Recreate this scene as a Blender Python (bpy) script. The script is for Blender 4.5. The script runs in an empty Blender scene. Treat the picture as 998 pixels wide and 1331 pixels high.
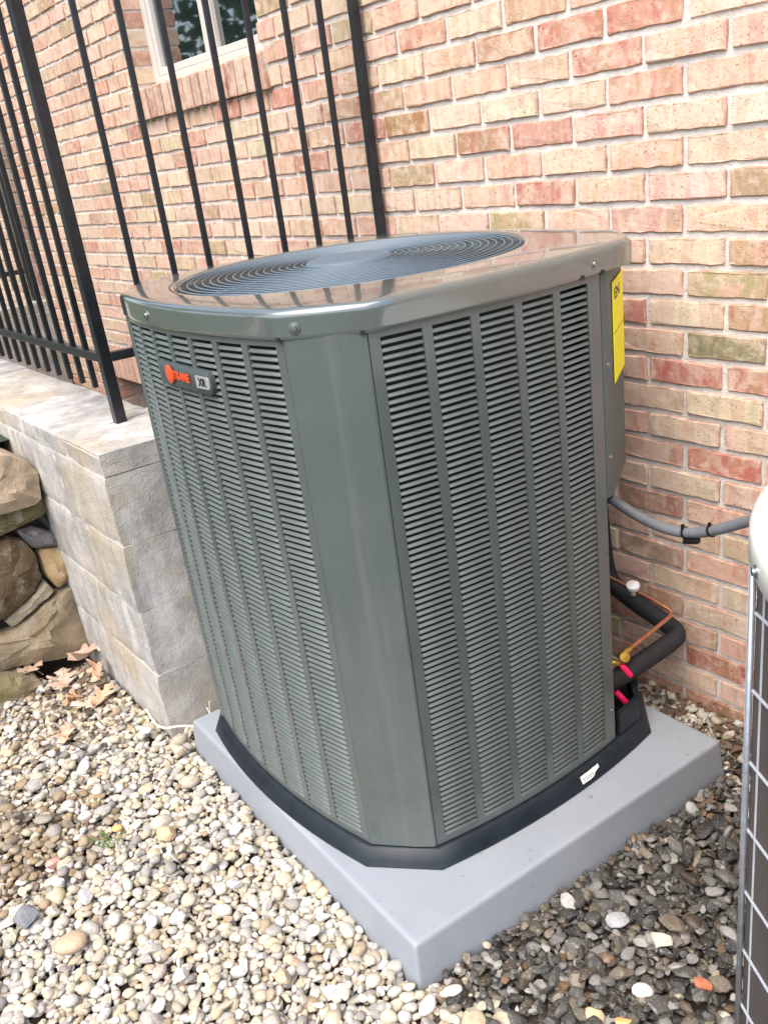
import bpy, math, random
import numpy as np
from mathutils import Vector, Matrix, noise as mnoise

random.seed(7); rng = np.random.default_rng(11)
sc = bpy.context.scene
COL = sc.collection
R = math.radians

# ------------------------------------------------------------------ camera
CAM = Vector((0.0, -1.71, 1.44))
def cam_axes(yaw, pit, rol):
    cy, sy, cp, sp, cr, sr = math.cos(yaw), math.sin(yaw), math.cos(pit), math.sin(pit), math.cos(rol), math.sin(rol)
    f = Vector((sy*cp, cy*cp, -sp)); r = Vector((cy, -sy, 0)); d = f.cross(r)
    return cr*r + sr*d, -sr*r + cr*d, f
AX_R, AX_D, AX_F = cam_axes(-0.960097762, 0.391605375, 0.139393610)
FPX = 1151.32
cd = bpy.data.cameras.new('camera'); cam = bpy.data.objects.new('camera', cd); COL.objects.link(cam)
cd.sensor_fit = 'VERTICAL'; cd.sensor_height = 36.0; cd.sensor_width = 27.0; cd.lens = FPX/1331*36
cd.clip_start = 0.02; cd.clip_end = 500
m = Matrix.Identity(4)
for i in range(3):
    m[i][0] = AX_R[i]; m[i][1] = -AX_D[i]; m[i][2] = -AX_F[i]; m[i][3] = CAM[i]
cam.matrix_world = m
sc.camera = cam
def project(p):
    q = Vector(p) - CAM
    z = q.dot(AX_F)
    if z < 0.05: return None
    return 499 + FPX*q.dot(AX_R)/z, 665.5 + FPX*q.dot(AX_D)/z

# ------------------------------------------------------------------ world, sun, exposure
SUN_EL, SUN_AZ = R(60), R(160)         # azimuth clockwise from +Y
w = bpy.data.worlds.new('World'); sc.world = w; w.use_nodes = True
nt = w.node_tree; nt.nodes.clear()
sky = nt.nodes.new('ShaderNodeTexSky'); sky.sky_type = 'NISHITA'; sky.sun_disc = False
sky.sun_elevation = SUN_EL; sky.sun_rotation = SUN_AZ; sky.air_density = 1.0; sky.dust_density = 4.0; sky.ozone_density = 1.0
bg = nt.nodes.new('ShaderNodeBackground'); bg.inputs['Strength'].default_value = 0.15
wo = nt.nodes.new('ShaderNodeOutputWorld')
nt.links.new(sky.outputs[0], bg.inputs[0]); nt.links.new(bg.outputs[0], wo.inputs[0])
sl = bpy.data.lights.new('sun', 'SUN'); sl.energy = 1.3; sl.angle = R(70); sl.color = (1.0, 0.95, 0.88)
so = bpy.data.objects.new('sun', sl); COL.objects.link(so)
sd = Vector((math.sin(SUN_AZ)*math.cos(SUN_EL), math.cos(SUN_AZ)*math.cos(SUN_EL), math.sin(SUN_EL)))
so.rotation_euler = (-sd).to_track_quat('-Z', 'Y').to_euler(); so.location = (-4, -6, 9)
sc.view_settings.view_transform = 'Standard'; sc.view_settings.look = 'None'
sc.view_settings.exposure = 1.34; sc.view_settings.gamma = 1.0
sc.render.engine = 'CYCLES'; sc.cycles.use_denoising = True
sc.cycles.max_bounces = 6; sc.cycles.diffuse_bounces = 4

# ------------------------------------------------------------------ mesh helpers
WO = {}
class MB:
    def __init__(s): s.v = []; s.f = []; s.c = None
    def add(s, vs, fs):
        o = len(s.v); s.v += [tuple(v) for v in vs]; s.f += [tuple(i+o for i in f) for f in fs]; return s
    def box(s, a, b):
        (x0, y0, z0), (x1, y1, z1) = a, b
        return s.add([(x0,y0,z0),(x1,y0,z0),(x1,y1,z0),(x0,y1,z0),(x0,y0,z1),(x1,y0,z1),(x1,y1,z1),(x0,y1,z1)],
                     [(0,3,2,1),(4,5,6,7),(0,1,5,4),(1,2,6,5),(2,3,7,6),(3,0,4,7)])
    def obox(s, o, ux, uy, uz, hx, hy, hz):       # oriented box, centre o, half sizes
        o, ux, uy, uz = Vector(o), Vector(ux), Vector(uy), Vector(uz)
        vs = [o + ux*(sx*hx) + uy*(sy*hy) + uz*(sz*hz) for sz in (-1,1) for sx, sy in ((-1,-1),(1,-1),(1,1),(-1,1))]
        return s.add(vs, [(0,3,2,1),(4,5,6,7),(0,1,5,4),(1,2,6,5),(2,3,7,6),(3,0,4,7)])
    def tube(s, pts, r, n=10, caps=True, closed=False):
        pts = [Vector(p) for p in pts]; N = len(pts); rs = r if isinstance(r, (list, tuple)) else [r]*N
        t0 = (pts[1]-pts[0]).normalized()
        up = Vector((0,0,1)) if abs(t0.z) < .9 else Vector((1,0,0))
        u = t0.cross(up).normalized(); vs = []
        for i, p in enumerate(pts):
            if closed: t = (pts[(i+1)%N]-pts[i-1]).normalized()
            else: t = (pts[min(i+1,N-1)]-pts[max(i-1,0)]).normalized()
            u = (u - t*u.dot(t)).normalized(); v = t.cross(u)
            vs += [p + (u*math.cos(2*math.pi*k/n) + v*math.sin(2*math.pi*k/n))*rs[i] for k in range(n)]
        fs = []
        for i in range(N if closed else N-1):
            j = (i+1) % N
            fs += [(i*n+k, i*n+(k+1)%n, j*n+(k+1)%n, j*n+k) for k in range(n)]
        if caps and not closed:
            fs += [tuple(range(n-1,-1,-1)), tuple((N-1)*n+k for k in range(n))]
        return s.add(vs, fs)
    def loft(s, rings, cap0=False, cap1=False, closed=True):
        n = len(rings[0]); vs = [p for r in rings for p in r]; fs = []
        for i in range(len(rings)-1):
            for k in range(n if closed else n-1):
                fs.append((i*n+k, i*n+(k+1)%n, (i+1)*n+(k+1)%n, (i+1)*n+k))
        if cap0: fs.append(tuple(range(n-1,-1,-1)))
        if cap1: fs.append(tuple((len(rings)-1)*n+k for k in range(n)))
        return s.add(vs, fs)
    def lathe(s, c, prof, n=24, axis=(0,0,1)):
        a = Vector(axis).normalized(); u = a.orthogonal().normalized(); v = a.cross(u); c = Vector(c)
        rings = [[c + a*h + (u*math.cos(2*math.pi*k/n)+v*math.sin(2*math.pi*k/n))*max(r,1e-5) for k in range(n)] for r, h in prof]
        return s.loft(rings)
    def build(s, name, mat, parent=None, origin=None, smooth=False, bevel=0, sharp=None):
        if origin is None: origin = WO[parent] if parent else Vector((0,0,0))
        origin = Vector(origin)
        me = bpy.data.meshes.new(name)
        me.from_pydata([(v[0]-origin.x, v[1]-origin.y, v[2]-origin.z) for v in s.v], [], s.f)
        me.update()
        if mat: me.materials.append(mat)
        if smooth: me.shade_smooth()
        o = bpy.data.objects.new(name, me); COL.objects.link(o)
        if parent: o.parent = parent; o.location = origin - WO[parent]
        else: o.location = origin
        WO[o] = origin
        if bevel:
            b = o.modifiers.new('bevel', 'BEVEL'); b.width = bevel; b.segments = 2; b.limit_method = 'ANGLE'; b.angle_limit = R(35)
        if sharp is not None:
            me.shade_smooth(); me.set_sharp_from_angle(angle=R(sharp))
        return o
def thing(name, label, cat, loc, group=None):
    o = bpy.data.objects.new(name, None); o.empty_display_size = .05; COL.objects.link(o); o.location = loc; WO[o] = Vector(loc)
    return tag(o, label, cat, group)
def tag(o, label=None, cat=None, group=None, kind=None):
    if label: o['label'] = label
    if cat: o['category'] = cat
    if group: o['group'] = group
    if kind: o['kind'] = kind
    return o
def inst(name, me, parent, origin, color=None):
    o = bpy.data.objects.new(name, me); COL.objects.link(o); o.parent = parent
    o.location = Vector(origin) - WO[parent]; WO[o] = Vector(origin)
    if color: o.color = (*color, 1)
    return o

# ------------------------------------------------------------------ materials
class NT:
    def __init__(s, name):
        s.m = bpy.data.materials.new(name); s.m.use_nodes = True; s.t = s.m.node_tree
        s.b = s.t.nodes['Principled BSDF']; s.o = s.t.nodes['Material Output']
    def n(s, typ, **kw):
        nd = s.t.nodes.new(typ)
        for k, v in kw.items():
            if k.startswith('i_'): nd.inputs[k[2:].replace('_', ' ')].default_value = v
            else: setattr(nd, k, v)
        return nd
    def l(s, a, b): s.t.links.new(a, b)
    def coord(s, which='Object'): return s.n('ShaderNodeTexCoord').outputs[which]
    def pos(s): return s.n('ShaderNodeNewGeometry').outputs['Position']
    def noise(s, vec, scale, detail=4, rough=.6, out='Fac', dist=0):
        nd = s.n('ShaderNodeTexNoise'); nd.inputs['Scale'].default_value = scale; nd.inputs['Detail'].default_value = detail
        nd.inputs['Roughness'].default_value = rough; nd.inputs['Distortion'].default_value = dist
        if vec is not None: s.l(vec, nd.inputs['Vector'])
        return nd.outputs[out]
    def ramp(s, fac, stops, interp='LINEAR'):
        nd = s.n('ShaderNodeValToRGB'); cr = nd.color_ramp; cr.interpolation = interp
        while len(cr.elements) < len(stops): cr.elements.new(.5)
        for e, (p, c) in zip(cr.elements, stops):
            e.position = p; e.color = (*c, 1) if isinstance(c, (tuple, list)) else (c, c, c, 1)
        s.l(fac, nd.inputs[0]); return nd.outputs[0]
    def mix(s, fac, a, b, mode='MIX'):
        nd = s.n('ShaderNodeMix', data_type='RGBA', blend_type=mode)
        for val, sock in ((fac, nd.inputs[0]), (a, nd.inputs[6]), (b, nd.inputs[7])):
            if isinstance(val, (int, float)): sock.default_value = val
            elif isinstance(val, tuple): sock.default_value = (*val, 1)
            else: s.l(val, sock)
        return nd.outputs[2]
    def math(s, op, a, b=None, clamp=False):
        nd = s.n('ShaderNodeMath', operation=op, use_clamp=clamp)
        for val, sock in ((a, nd.inputs[0]), (b, nd.inputs[1])):
            if val is None: continue
            if isinstance(val, (int, float)): sock.default_value = val
            else: s.l(val, sock)
        return nd.outputs[0]
    def scale(s, vec, xyz):
        nd = s.n('ShaderNodeMapping'); nd.inputs['Scale'].default_value = xyz; s.l(vec, nd.inputs['Vector']); return nd.outputs[0]
    def vadd(s, a, b):
        nd = s.n('ShaderNodeVectorMath', operation='ADD'); s.l(a, nd.inputs[0]); s.l(b, nd.inputs[1]); return nd.outputs[0]
    def bump(s, h, strength=.3, dist=.002):
        nd = s.n('ShaderNodeBump'); nd.inputs['Strength'].default_value = strength; nd.inputs['Distance'].default_value = dist
        s.l(h, nd.inputs['Height']); s.l(nd.outputs[0], s.b.inputs['Normal']); return nd.outputs[0]
    def set(s, **kw):
        for k, v in kw.items():
            i = s.b.inputs[k.replace('_', ' ')]
            if isinstance(v, (int, float)): i.default_value = v
            elif isinstance(v, tuple): i.default_value = (*v, 1)
            else: s.l(v, i)
        return s
def simple(name, col, rough=.5, metal=0, var=.12, vs=40, bump=0, bs=200, bd=.0006, spec=.5, rvar=0):
    t = NT(name); c = t.coord()
    f = t.noise(c, vs, 5)
    dark = tuple(x*(1-var) for x in col); light = tuple(min(1, x*(1+var)) for x in col)
    t.set(Base_Color=t.ramp(f, [(.3, dark), (.7, light)]), Roughness=rough, Metallic=metal, Specular_IOR_Level=spec)
    if rvar: t.set(Roughness=t.math('MULTIPLY_ADD', t.noise(c, vs*.6, 4), rvar)); t.t.nodes['Principled BSDF'].inputs['Roughness'].links[0].from_node.inputs[2].default_value = rough - rvar/2
    if bump: t.bump(t.noise(c, bs, 3), bump, bd)
    return t.m
M = {}
def brick_mat(name, joined):
    t = NT(name)
    if joined:
        at = t.n('ShaderNodeVertexColor', layer_name='tint'); base = at.outputs['Color']; rnd = at.outputs['Alpha']
        p = t.pos()
    else:
        oi = t.n('ShaderNodeObjectInfo'); base = oi.outputs['Color']; rnd = oi.outputs['Random']
        p = t.pos()
    comb = t.n('ShaderNodeCombineXYZ'); t.l(t.math('MULTIPLY', rnd, 31.7), comb.inputs[2]); t.l(t.math('MULTIPLY', rnd, 7.3), comb.inputs[0])
    v = t.vadd(p, comb.outputs[0])
    hs = t.n('ShaderNodeHueSaturation'); hs.inputs['Hue'].default_value = .482; hs.inputs['Saturation'].default_value = 1.16; hs.inputs['Value'].default_value = .84; t.l(base, hs.inputs['Color'])
    ho = t.n('ShaderNodeHueSaturation'); ho.inputs['Hue'].default_value = .518; ho.inputs['Saturation'].default_value = 1.1; ho.inputs['Value'].default_value = .80; t.l(base, ho.inputs['Color'])
    sx = t.n('ShaderNodeSeparateXYZ'); t.l(v, sx.inputs[0])
    vb = t.scale(v, (24, 2, 3.5))
    band = t.noise(vb, 1.0, 1.5, .5)
    c = t.mix(t.ramp(band, [(.55, 0.), (.58, .75)]), base, hs.outputs[0])
    c = t.mix(t.ramp(band, [(.40, .8), (.44, 0.)]), c, ho.outputs[0])
    bl = t.noise(v, 22, 5, .65)
    c = t.mix(t.ramp(bl, [(.55, 0.), (.68, .7)]), c, hs.outputs[0])
    tone = t.noise(v, 11, 4, .62, dist=.6)
    c = t.mix(t.ramp(tone, [(.50, 0.), (.60, .6)]), c, (.68, .51, .39))
    c = t.mix(t.ramp(t.noise(v, 19, 5, .7, dist=.5), [(.60, 0.), (.68, .6)]), c, (.40, .29, .18))
    c = t.mix(t.ramp(t.noise(t.scale(v, (1, 1, 1.3)), 15, 5, .65, dist=.8), [(.56, 0.), (.66, .7)]), c, (.58, .335, .25))
    if not joined:
        gs = t.n('ShaderNodeSeparateXYZ'); t.l(t.coord('Generated'), gs.inputs[0])
        ex = t.math('MULTIPLY', t.math('MINIMUM', gs.outputs[0], t.math('SUBTRACT', 1., gs.outputs[0])), 3.3)
        ez = t.math('MINIMUM', gs.outputs[2], t.math('SUBTRACT', 1., gs.outputs[2]))
        e = t.math('ADD', t.math('MINIMUM', ex, ez), t.math('MULTIPLY', t.noise(v, 26, 5, .7), .30))
        c = t.mix(t.ramp(e, [(.15, .7), (.25, 0.)]), c, (.40, .20, .14))
    lt = t.noise(v, 38, 4, .6)
    c = t.mix(t.ramp(lt, [(.5, 0.), (.72, .5)]), c, (.76, .66, .56))
    pit = t.noise(v, 190, 3, .6)
    c = t.mix(t.ramp(pit, [(.30, .75), (.37, 0.)]), c, (.16, .085, .06))
    spk = t.noise(v, 420, 2, .5)
    c = t.mix(t.ramp(spk, [(.3, .35), (.5, 0.), (.7, .12)]), c, (.3, .2, .15))
    t.set(Base_Color=c, Roughness=.88, Specular_IOR_Level=.25)
    h = t.math('ADD', t.math('MULTIPLY', t.noise(v, 240, 4, .7), .6), t.math('MULTIPLY', t.ramp(pit, [(.28, 0.), (.40, 1.)]), 1.))
    h = t.math('ADD', h, t.math('MULTIPLY', t.noise(v, 55, 4), 1.0))
    t.bump(h, .65, .0022)
    return t.m
M['brick'] = brick_mat('brick_clay', False); M['brickj'] = brick_mat('brick_clay_far', True)
t = NT('mortar'); p = t.pos(); f = t.noise(p, 30, 6, .7)
t.set(Base_Color=t.mix(t.ramp(t.noise(p, 4, 3), [(.35, 0.), (.7, .5)]), t.ramp(f, [(.3, (.52, .475, .43)), (.65, (.75, .70, .65))]), (.66, .60, .55)), Roughness=.95, Specular_IOR_Level=.15)
t.bump(t.math('ADD', t.noise(p, 300, 4), t.math('MULTIPLY', t.noise(p, 60, 3), 1.5)), .8, .003); M['mortar'] = t.m

t = NT('unit_paint'); c = t.coord(); f = t.noise(c, 9, 6, .65)
sep = t.n('ShaderNodeSeparateXYZ'); t.l(c, sep.inputs[0])
dust = t.math('MULTIPLY', t.ramp(t.noise(c, 14, 5, .7), [(.38, 0.), (.72, .8)]), t.math('MULTIPLY', t.math('SUBTRACT', .50, sep.outputs[2]), 1.5, True), True)
col = t.ramp(f, [(.3, (.072, .092, .090)), (.7, (.084, .104, .101))])
t.set(Base_Color=t.mix(dust, col, (.150, .150, .130)), Roughness=t.math('MULTIPLY_ADD', t.noise(c, 12, 4), .16), Specular_IOR_Level=.6)
t.b.inputs['Roughness'].links[0].from_node.inputs[2].default_value = .22
bc = t.b.inputs['Base Color'].links[0].from_socket
t.set(Base_Color=t.mix(t.ramp(t.noise(t.scale(c, (38, 38, 1.3)), 1., 4, .6), [(.52, 0.), (.72, .30)]), bc, (.15, .155, .145)))
t.bump(t.noise(c, 4.5, 2), .05, .004); M['unit'] = t.m; t.set(Coat_Weight=.35, Coat_Roughness=.10)
t = NT('cap_paint'); c = t.coord(); f = t.noise(c, 9, 6, .65)
t.set(Base_Color=t.ramp(f, [(.3, (.078, .097, .094)), (.7, (.088, .108, .105))]), Roughness=t.math('MULTIPLY_ADD', t.noise(c, 10, 4), .14), Specular_IOR_Level=.9, Coat_Weight=1.0, Coat_Roughness=.06, Coat_IOR=1.7)
t.b.inputs['Roughness'].links[0].from_node.inputs[2].default_value = .18; M['cap'] = t.m
M['panel'] = simple('control_panel_paint', (.088, .108, .104), .5, var=.08, vs=8, spec=.25)
M['slat'] = simple('slat_paint', (.108, .130, .126), .40, var=.10, vs=30, spec=.45)
M['guard'] = simple('guard_wire', (.115, .155, .190), .42, var=.08, spec=.45)  # blue of the sky's reflection is put into the wire colour
M['hub'] = simple('hub_plastic', (.095, .130, .165), .55, var=.05, spec=.3)
M['inner'] = simple('inner_dark', (.012, .016, .018), .6, var=.3)
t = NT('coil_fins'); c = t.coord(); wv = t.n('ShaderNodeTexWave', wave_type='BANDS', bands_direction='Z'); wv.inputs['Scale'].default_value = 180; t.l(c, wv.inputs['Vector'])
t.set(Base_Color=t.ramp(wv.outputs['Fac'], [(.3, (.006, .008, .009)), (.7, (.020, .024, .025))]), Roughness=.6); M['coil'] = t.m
M['pan'] = simple('base_pan_paint', (.010, .016, .022), .42, var=.3, vs=25, bump=.15, bs=60, bd=.001, spec=.35)
M['screw'] = simple('screw_zinc', (.26, .28, .29), .34, metal=.9, var=.1)
t = NT('pad_plastic'); c = t.pos(); f = t.noise(c, 3.5, 6, .6)
t.set(Base_Color=t.mix(t.ramp(t.noise(c, 26, 5, .7), [(.55, 0.), (.75, .25)]), t.ramp(f, [(.3, (.235, .262, .298)), (.7, (.290, .316, .352))]), (.30, .285, .27)), Roughness=.5, Specular_IOR_Level=.35)
bc = t.b.inputs['Base Color'].links[0].from_socket
bc = t.mix(t.ramp(t.noise(c, 75, 2, .5), [(.70, 0.), (.74, .55)]), bc, (.13, .11, .09))
t.set(Base_Color=t.mix(t.ramp(t.noise(c, 9, 6, .7), [(.5, 0.), (.75, .35)]), bc, (.33, .34, .345)))
t.bump(t.noise(c, 130, 3), .16, .0009); M['pad'] = t.m
M['iron'] = simple('black_iron', (.010, .012, .016), .32, var=.4, vs=30, bump=.25, bs=90, bd=.0008, spec=.55)
M['orange'] = simple('orange_enamel', (.66, .07, .02), .4, var=.04)
M['badge'] = simple('badge_dark', (.05, .066, .066), .35, var=.05)
M['silver'] = simple('silver_plate', (.55, .57, .58), .35, metal=.6, var=.05)
M['ink'] = simple('black_ink', (.01, .01, .01), .6, var=.1)
M['yellow'] = simple('yellow_label', (.90, .80, .005), .55, var=.03)
M['white'] = simple('white_plastic', (.80, .80, .79), .4, var=.03)
M['foam'] = simple('black_foam', (.013, .014, .016), .75, var=.3, bump=.3, bs=250, bd=.0012)
M['copper'] = simple('copper', (.62, .27, .15), .35, metal=.85, var=.15)
M['brass'] = simple('brass', (.75, .48, .10), .3, metal=.85, var=.1)
M['pink'] = simple('pink_cap', (.80, .015, .10), .35, var=.05)
M['conduit'] = simple('grey_conduit', (.155, .165, .185), .5, var=.08)
M['tie'] = simple('black_nylon', (.008, .008, .008), .5)
M['cream'] = simple('cream_paint', (.60, .59, .54), .3, var=.04, vs=8, spec=.6)
M['galv'] = simple('galvanised', (.33, .36, .40), .4, metal=.6, var=.2, vs=60)
M['wirew'] = simple('wire_coated', (.36, .38, .42), .35, var=.1)
t = NT('old_coil'); c = t.pos(); wv = t.n('ShaderNodeTexWave', wave_type='BANDS', bands_direction='DIAGONAL'); wv.inputs['Scale'].default_value = 130; wv.inputs['Distortion'].default_value = .3; t.l(c, wv.inputs['Vector'])
t.set(Base_Color=t.mix(t.ramp(t.noise(c, 9, 4), [(.4, 0.), (.7, .6)]), t.ramp(wv.outputs['Fac'], [(.2, (.035, .032, .03)), (.8, (.12, .105, .095))]), (.06, .05, .045)), Roughness=.6, Metallic=.2); M['oldcoil'] = t.m
M['vinyl'] = simple('window_vinyl', (.56, .54, .50), .4, var=.04, vs=6)
t = NT('pane_glass'); c = t.pos(); t.set(Base_Color=(.012, .018, .018), Roughness=.03, Specular_IOR_Level=1.0, IOR=2.1, Coat_Weight=1.0, Coat_Roughness=.02); t.bump(t.noise(c, 3, 2), .02, .01); M['pane'] = t.m
t = NT('concrete'); p = t.pos(); big = t.noise(p, 2.6, 6, .65); med = t.noise(p, 9, 6, .7); st = t.noise(t.scale(p, (14, 14, 1.6)), 1, 4, .6)
c = t.ramp(med, [(.30, (.25, .245, .23)), (.5, (.41, .40, .38)), (.70, (.57, .56, .54))])
c = t.mix(t.ramp(big, [(.47, 0.), (.62, .65)]), c, (.42, .345, .23))
c = t.mix(t.ramp(st, [(.52, 0.), (.68, .6)]), c, (.25, .255, .255))
c = t.mix(t.ramp(t.noise(t.scale(p, (9, 9, 2.2)), 1.3, 5, .6), [(.54, 0.), (.70, .5)]), c, (.72, .72, .72))
c = t.mix(t.ramp(t.noise(p, 160, 3), [(.30, .7), (.38, 0.)]), c, (.17, .16, .14))
t.set(Base_Color=c, Roughness=.92, Specular_IOR_Level=.2)
t.bump(t.math('ADD', t.math('MULTIPLY', t.noise(p, 45, 6, .7), 1.5), t.noise(p, 260, 3)), .8, .004); M['concrete'] = t.m
M['joint'] = simple('joint_mortar', (.50, .485, .45), .95, var=.2, vs=60, bump=.5, bs=150, bd=.003)
t = NT('fieldstone'); p = t.pos(); oi = t.n('ShaderNodeObjectInfo'); n1 = t.noise(p, 7, 7, .7); n2 = t.noise(p, 24, 6, .7)
c = t.mix(t.ramp(n1, [(.40, 0.), (.62, .8)]), oi.outputs['Color'], t.mix(.5, oi.outputs['Color'], (.07, .05, .035)))
c = t.mix(t.ramp(n2, [(.52, 0.), (.68, .65)]), c, (.42, .38, .31))
c = t.mix(t.ramp(t.noise(p, 5, 5), [(.58, 0.), (.66, .55)]), c, (.20, .19, .05))
t.set(Base_Color=c, Roughness=.9, Specular_IOR_Level=.25)
t.bump(t.math('ADD', t.math('MULTIPLY', t.noise(p, 28, 8, .72), 2.2), t.noise(p, 190, 4)), .9, .006); M['stone'] = t.m
t = NT('pebble'); at = t.n('ShaderNodeVertexColor', layer_name='tint'); p = t.pos()
c = t.mix(t.ramp(t.noise(p, 120, 5, .7), [(.35, .55), (.6, 0.)]), at.outputs['Color'], t.mix(.6, at.outputs['Color'], (.13, .105, .075)))
c = t.mix(t.ramp(t.noise(t.scale(p, (1, 1, 2.2)), 210, 4, .7), [(.56, 0.), (.7, .3)]), c, (.85, .82, .76))
t.set(Base_Color=c, Roughness=at.outputs['Alpha'], Specular_IOR_Level=.4); t.bump(t.noise(p, 330, 4, .7), .45, .0016); M['pebble'] = t.m
t = NT('soil'); p = t.pos()
t.set(Base_Color=t.ramp(t.noise(p, 35, 8, .7), [(.3, (.022, .016, .012)), (.7, (.085, .062, .044))]), Roughness=.95); t.bump(t.noise(p, 60, 8, .75), 1., .01); M['soil'] = t.m
t = NT('lawn'); p = t.pos()
t.set(Base_Color=t.ramp(t.noise(p, 3, 8, .75), [(.3, (.040, .065, .022)), (.7, (.085, .12, .045))]), Roughness=.9); t.bump(t.noise(p, 40, 8, .8), 1., .03); M['lawn'] = t.m
t = NT('dry_leaf'); oi = t.n('ShaderNodeObjectInfo'); c = t.coord()
t.set(Base_Color=t.mix(t.ramp(t.noise(c, 60, 5), [(.4, 0.), (.7, .5)]), oi.outputs['Color'], (.33, .17, .09)), Roughness=.7); M['leaf'] = t.m
M['litter'] = simple('litter_brown', (.11, .070, .045), .85, var=.6, vs=25)
M['twig'] = simple('twig_bark', (.30, .20, .11), .85, var=.4, vs=30)
M['weed'] = simple('weed_green', (.10, .17, .04), .6, var=.3, vs=60)
M['foliage'] = simple('foliage', (.065, .14, .05), .6, var=.5, vs=1.5)
M['bark'] = simple('bark', (.10, .075, .055), .9, var=.4, vs=12, bump=.8, bs=25, bd=.02)
M['cord'] = simple('cord_jacket', (.75, .68, .52), .55, var=.05)
M['door'] = simple('grey_door_paint', (.33, .31, .29), .5, var=.08)

# ------------------------------------------------------------------ ground, terrain
g = MB()
for x0, x1, y0, y1 in ((-2.40, 60, -4.0, .3), (-2.85, -2.40, -4.0, -.80)):
    g.add([(x0,y0,-.036),(x1,y0,-.036),(x1,y1,-.036),(x0,y1,-.036)], [(0,1,2,3)])
tag(g.build('ground', M['soil']), kind='structure')
g = MB(); g.add([(-150,-200,-.046),(150,-200,-.046),(150,-3.4,-.046),(-150,-3.4,-.046)], [(0,1,2,3)])
tag(g.build('lawn', M['lawn']), kind='structure')
g = MB(); g.add([(-150,-200,.70),(-2.95,-200,.70),(-2.95,-1.05,.72),(-150,-1.05,.72),(-150,30,.72),(-5.9,30,.72),(-5.9,-1.05,.72)], [(0,1,2,3),(3,6,5,4)])
tag(g.build('terrain', M['lawn']), kind='structure')
g = MB(); g.add([(-5.7,-.9,-1.5),(-2.2,-.9,-1.5),(-2.2,.3,-1.5),(-5.7,.3,-1.5)], [(0,1,2,3)])
tag(g.build('stairwell_floor', M['concrete']), kind='structure')

# ------------------------------------------------------------------ brick house
house = thing('brick_house', 'house of mottled tan and pink brick with pale mortar and a white framed window', 'house', (-3, 0, 0))
CH, CL = .0677, .198
Z0 = 1.141
WIN = (-3.78, -2.77, 1.650, 3.05)      # x0,x1,z0,z1 (sill included)
DOOR = (-4.86, -3.90, -1.5, .43)
SOLD = (-4.96, -3.80, .43, .62)       # soldier course lintel over the basement door
WX0, WX1, WZ0, WZ1 = -7.2, 2.4, -1.5, 3.3
MY = .0055
wall = MB()
def sub(rects, h):
    out = []
    for (a, b, c, d) in rects:
        x0, x1, z0, z1 = max(a, h[0]), min(b, h[1]), max(c, h[2]), min(d, h[3])
        if x0 >= x1 or z0 >= z1: out.append((a, b, c, d)); continue
        if a < x0: out.append((a, x0, c, d))
        if x1 < b: out.append((x1, b, c, d))
        if c < z0: out.append((x0, x1, c, z0))
        if z1 < d: out.append((x0, x1, z1, d))
    return out
for a, b, c, d in sub(sub([(WX0, WX1, WZ0, WZ1)], WIN), DOOR):
    wall.box((a, MY, c), (b, .26, d))
wall.build('wall', M['mortar'], house)
PAL = [((.65, .460, .335), 22), ((.67, .52, .395), 18), ((.62, .395, .295), 18), ((.66, .535, .385), 14), ((.56, .45, .305), 6),
       ((.55, .30, .22), 6), ((.67, .46, .36), 12), ((.42, .33, .20), 2.5), ((.50, .34, .23), 4)]
def pick():
    r = random.random()*sum(w_ for _, w_ in PAL)
    for c_, w_ in PAL:
        r -= w_
        if r <= 0: break
    k = random.uniform(.92, 1.08); return tuple(min(.85, x*k*random.uniform(.97, 1.03)) for x in c_)
def brick_mesh(mb, cx, cz, L, Hh, depth, seed, yoff=0., skew=0., plain=False):
    """a brick whose outer face looks to -y; ten-point irregular outline, chamfered arris"""
    rr = random.Random(seed)
    hx, hz = L/2, Hh/2
    base = [(-.985,-1),(-.7,-1),(-.42,-1),(-.15,-1),(.12,-1),(.4,-1),(.7,-1),(.985,-1),(1,-.86),(1,0),(1,.86),(.985,1),(.7,1),(.42,1),(.13,1),(-.15,1),(-.42,1),(-.7,1),(-.985,1),(-1,.86),(-1,.05),(-1,-.86)]
    if L < .10 or plain: base = [(-1,-1),(-.3,-1),(.4,-1),(1,-1),(1,1),(.35,1),(-.3,1),(-1,1)]
    out = []
    for u, v in base:
        out.append((u*hx + rr.uniform(-.0018, .0018), v*hz + rr.uniform(-.0019, .0017)))
    rings = []
    for ins, y in ((0, depth), (0, .0022), (.0022, -.0006)):
        ring = []
        for x, z in out:
            ring.append((cx + x - math.copysign(ins, x)*(1 if abs(x) > hx*.9 else 0), y + yoff + (rr.uniform(-.0012, .0012) if ins else 0) + skew*x, cz + z - math.copysign(ins, z)))
        rings.append(ring)
    mb.loft(rings, cap1=True)
spec = []
k = math.ceil((WZ0 - Z0)/CH)
while Z0 + k*CH < WZ1 - .02:
    zc = Z0 + k*CH
    ph = -1.283 if k % 2 == 0 else -1.184
    i = math.floor((WX0 - ph)/CL) + 1
    while ph + (i+1)*CL < WX1:
        j0, j1 = ph + i*CL + random.uniform(-.006, .006)*.5, ph + (i+1)*CL
        segs = [(j0 + .00625, j1 - .00625)]
        jamb = False
        for h in (WIN, DOOR, SOLD):
            if zc + .025 > h[2] and zc - .025 < h[3]:
                hx0, hx1 = h[0], h[1]
                if h is WIN and zc < 1.76: hx0, hx1 = -3.83, -2.742
                ns = []
                for a, b in segs:
                    if b <= hx0 or a >= hx1: ns.append((a, b)); continue
                    if a < hx0 - .010: ns.append((a, hx0 + .004)); jamb = True
                    if b > hx1 + .010: ns.append((hx1 - .004, b)); jamb = True
                segs = ns
        for a, b in segs:
            spec.append([(a+b)/2, zc, b-a, k, i, jamb])
        i += 1
    k += 1
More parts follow.
